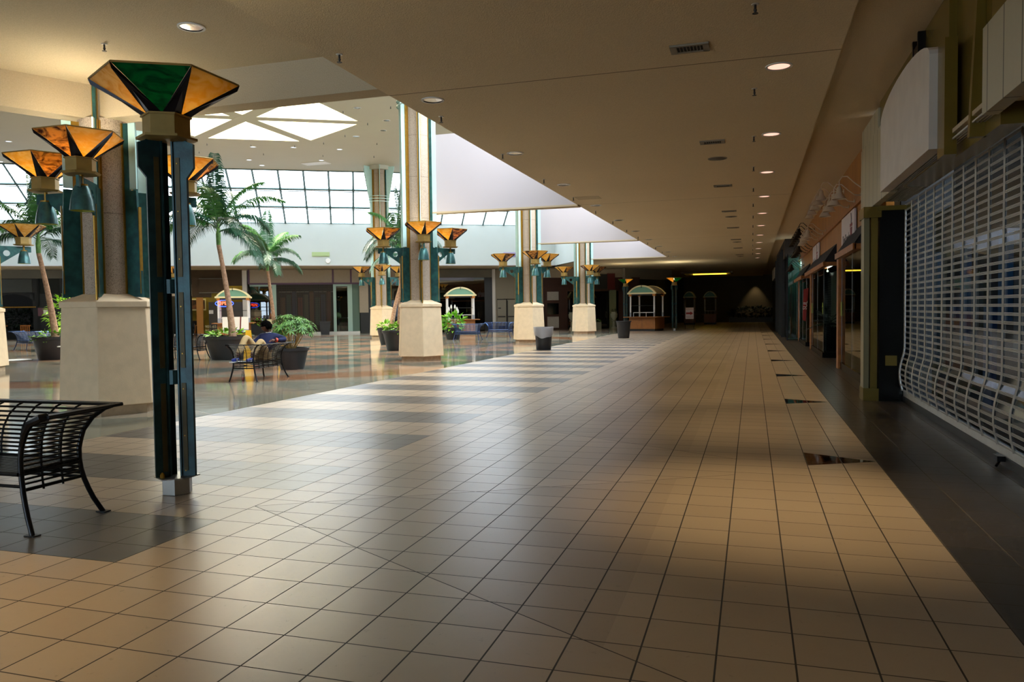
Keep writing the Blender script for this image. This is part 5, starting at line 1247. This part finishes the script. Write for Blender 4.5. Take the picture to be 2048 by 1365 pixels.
obj('lips', MB().ring([(.001,-.02),(.007,-.01),(.009,0),(.007,.01),(.001,.02)], 8, hm @ Matrix.Translation((0,.098,-.052)) @ Matrix.Rotation(pi/2,4,'Y')), M('lip','#5a2a26',.5), head, smooth=True)
hr = MB(); vs = []; rnd = random.Random(8)
for i in range(n1+1):
    for j in range(n2):
        th = pi*(i+.001)/(n1+.002); ph = 2*pi*j/n2; f = sin(th)*sin(ph)
        lim = 1.12 if f > .25 else (2.15 if f < -.1 else 1.55); th2 = min(th, lim)
        p = headpt(th2, ph)*1.0; q = p.normalized(); k_ = .028+.012*sin(th2)**2 if th < lim else .010
        vs.append(hm @ (p+q*(k_+rnd.uniform(-.009,.009))+Vector((0,-.006,.008))))
hr.add(vs, [(i*n2+j, i*n2+(j+1)%n2, (i+1)*n2+(j+1)%n2, (i+1)*n2+j) for i in range(n1) for j in range(n2)])
obj('hair', hr, m_hair, P_, smooth=True)
# sweater
sweater = skin('sweater', m_navy, P_, [(.0,.24,.60),(.0,.33,.74),(.02,.42,.93),(.0,.44,1.045),shR,(.31,.47,.95),elR,(.36,.37,.90),(.325,.29,.90),shL,(-.23,.31,.89),elL,(-.16,.14,.815)],
    [(0,1),(1,2),(2,3),(2,4),(4,5),(5,6),(6,7),(7,8),(2,9),(9,10),(10,11),(11,12)], [.145,.14,.15,.062,.085,.07,.066,.056,.048,.085,.07,.062,.045], 1)
obj('collar', MB().ring([(.06,-.012),(.068,0),(.06,.012)], 18, Matrix.Translation((0,.435,1.065)), cap=False), m_whitep, sweater)
# trousers
trous = skin('trousers', m_khaki, P_, [(-.02,.22,.55),(.08,.20,.55),(.11,.06,.76),knR,(.09,-.20,.70),(.07,-.30,.58),(-.12,.20,.55),(-.12,-.04,.80),knL,(-.13,-.42,.76),(-.14,-.54,.60)],
    [(0,1),(1,2),(2,3),(3,4),(4,5),(0,6),(6,7),(7,8),(8,9),(9,10)], [.135,.115,.096,.082,.074,.068,.115,.096,.082,.074,.068], 0)
for a_ in (anR, anL):
    s_ = skin('shoe', m_shoe, P_, [(a_[0],a_[1]+.04,a_[2]-.055),(a_[0],a_[1]-.07,a_[2]-.055),(a_[0],a_[1]-.19,a_[2]-.065)], [(0,1),(1,2)], [.046,.046,.036], 1)
    obj('sole', MB().box(a_[0]-.045,a_[0]+.045,a_[1]-.23,a_[1]+.09,a_[2]-.115,a_[2]-.095), m_sole, s_, bevel=.006)
    obj('stripe', MB().box(a_[0]-.047,a_[0]+.047,a_[1]-.08,a_[1]-.05,a_[2]-.09,a_[2]-.03), m_sole, s_)
# hands: palm plus five separate curled fingers each
def hand(wr, d, up, name='hand'):
    wr = Vector(wr); d = Vector(d).normalized(); up = Vector(up).normalized(); sd = d.cross(up).normalized()
    vs = [wr, wr+d*.045, wr+d*.085]; ed = [(0,1),(1,2)]; rd = [.028,.034,.03]
    for k, (off, ln) in enumerate(((-.030,.066),(-.010,.076),(.010,.072),(.030,.056))):
        b0 = len(vs); base_ = wr+d*.09+sd*off; vs += [base_, base_+d*ln*.45-up*.010, base_+d*ln*.8-up*.034]; ed += [(2,b0),(b0,b0+1),(b0+1,b0+2)]; rd += [.0095,.0088,.0078]
    b0 = len(vs); vs += [wr+d*.035-sd*.036, wr+d*.07-sd*.055-up*.01, wr+d*.095-sd*.05-up*.03]; ed += [(1,b0),(b0,b0+1),(b0+1,b0+2)]; rd += [.012,.010,.009]
    return skin(name, m_skin, P_, [tuple(v) for v in vs], ed, rd, 0, 1)
hand(wrR, Vector(wrR)-Vector(elR)+Vector((0,0,-.02)), (.1,0,1)); hand(wrL, Vector(wrL)-Vector(elL), (0,-.3,1))
obj('wristband', MB().ring([(.046,-.02),(.049,-.01),(.049,.01),(.046,.02)], 18, Matrix.Translation((.318,.275,.90)) @ (Vector(wrR)-Vector(elR)).to_track_quat('Z','Y').to_matrix().to_4x4(), cap=False), M('coral_band','#e0503a',.6), P_)
# stray sunlight wedge is left to the renderer
for o in list(bpy.data.objects):
    if o.type == 'MESH' and not o.data.materials: o.data.materials.append(m_whitep)
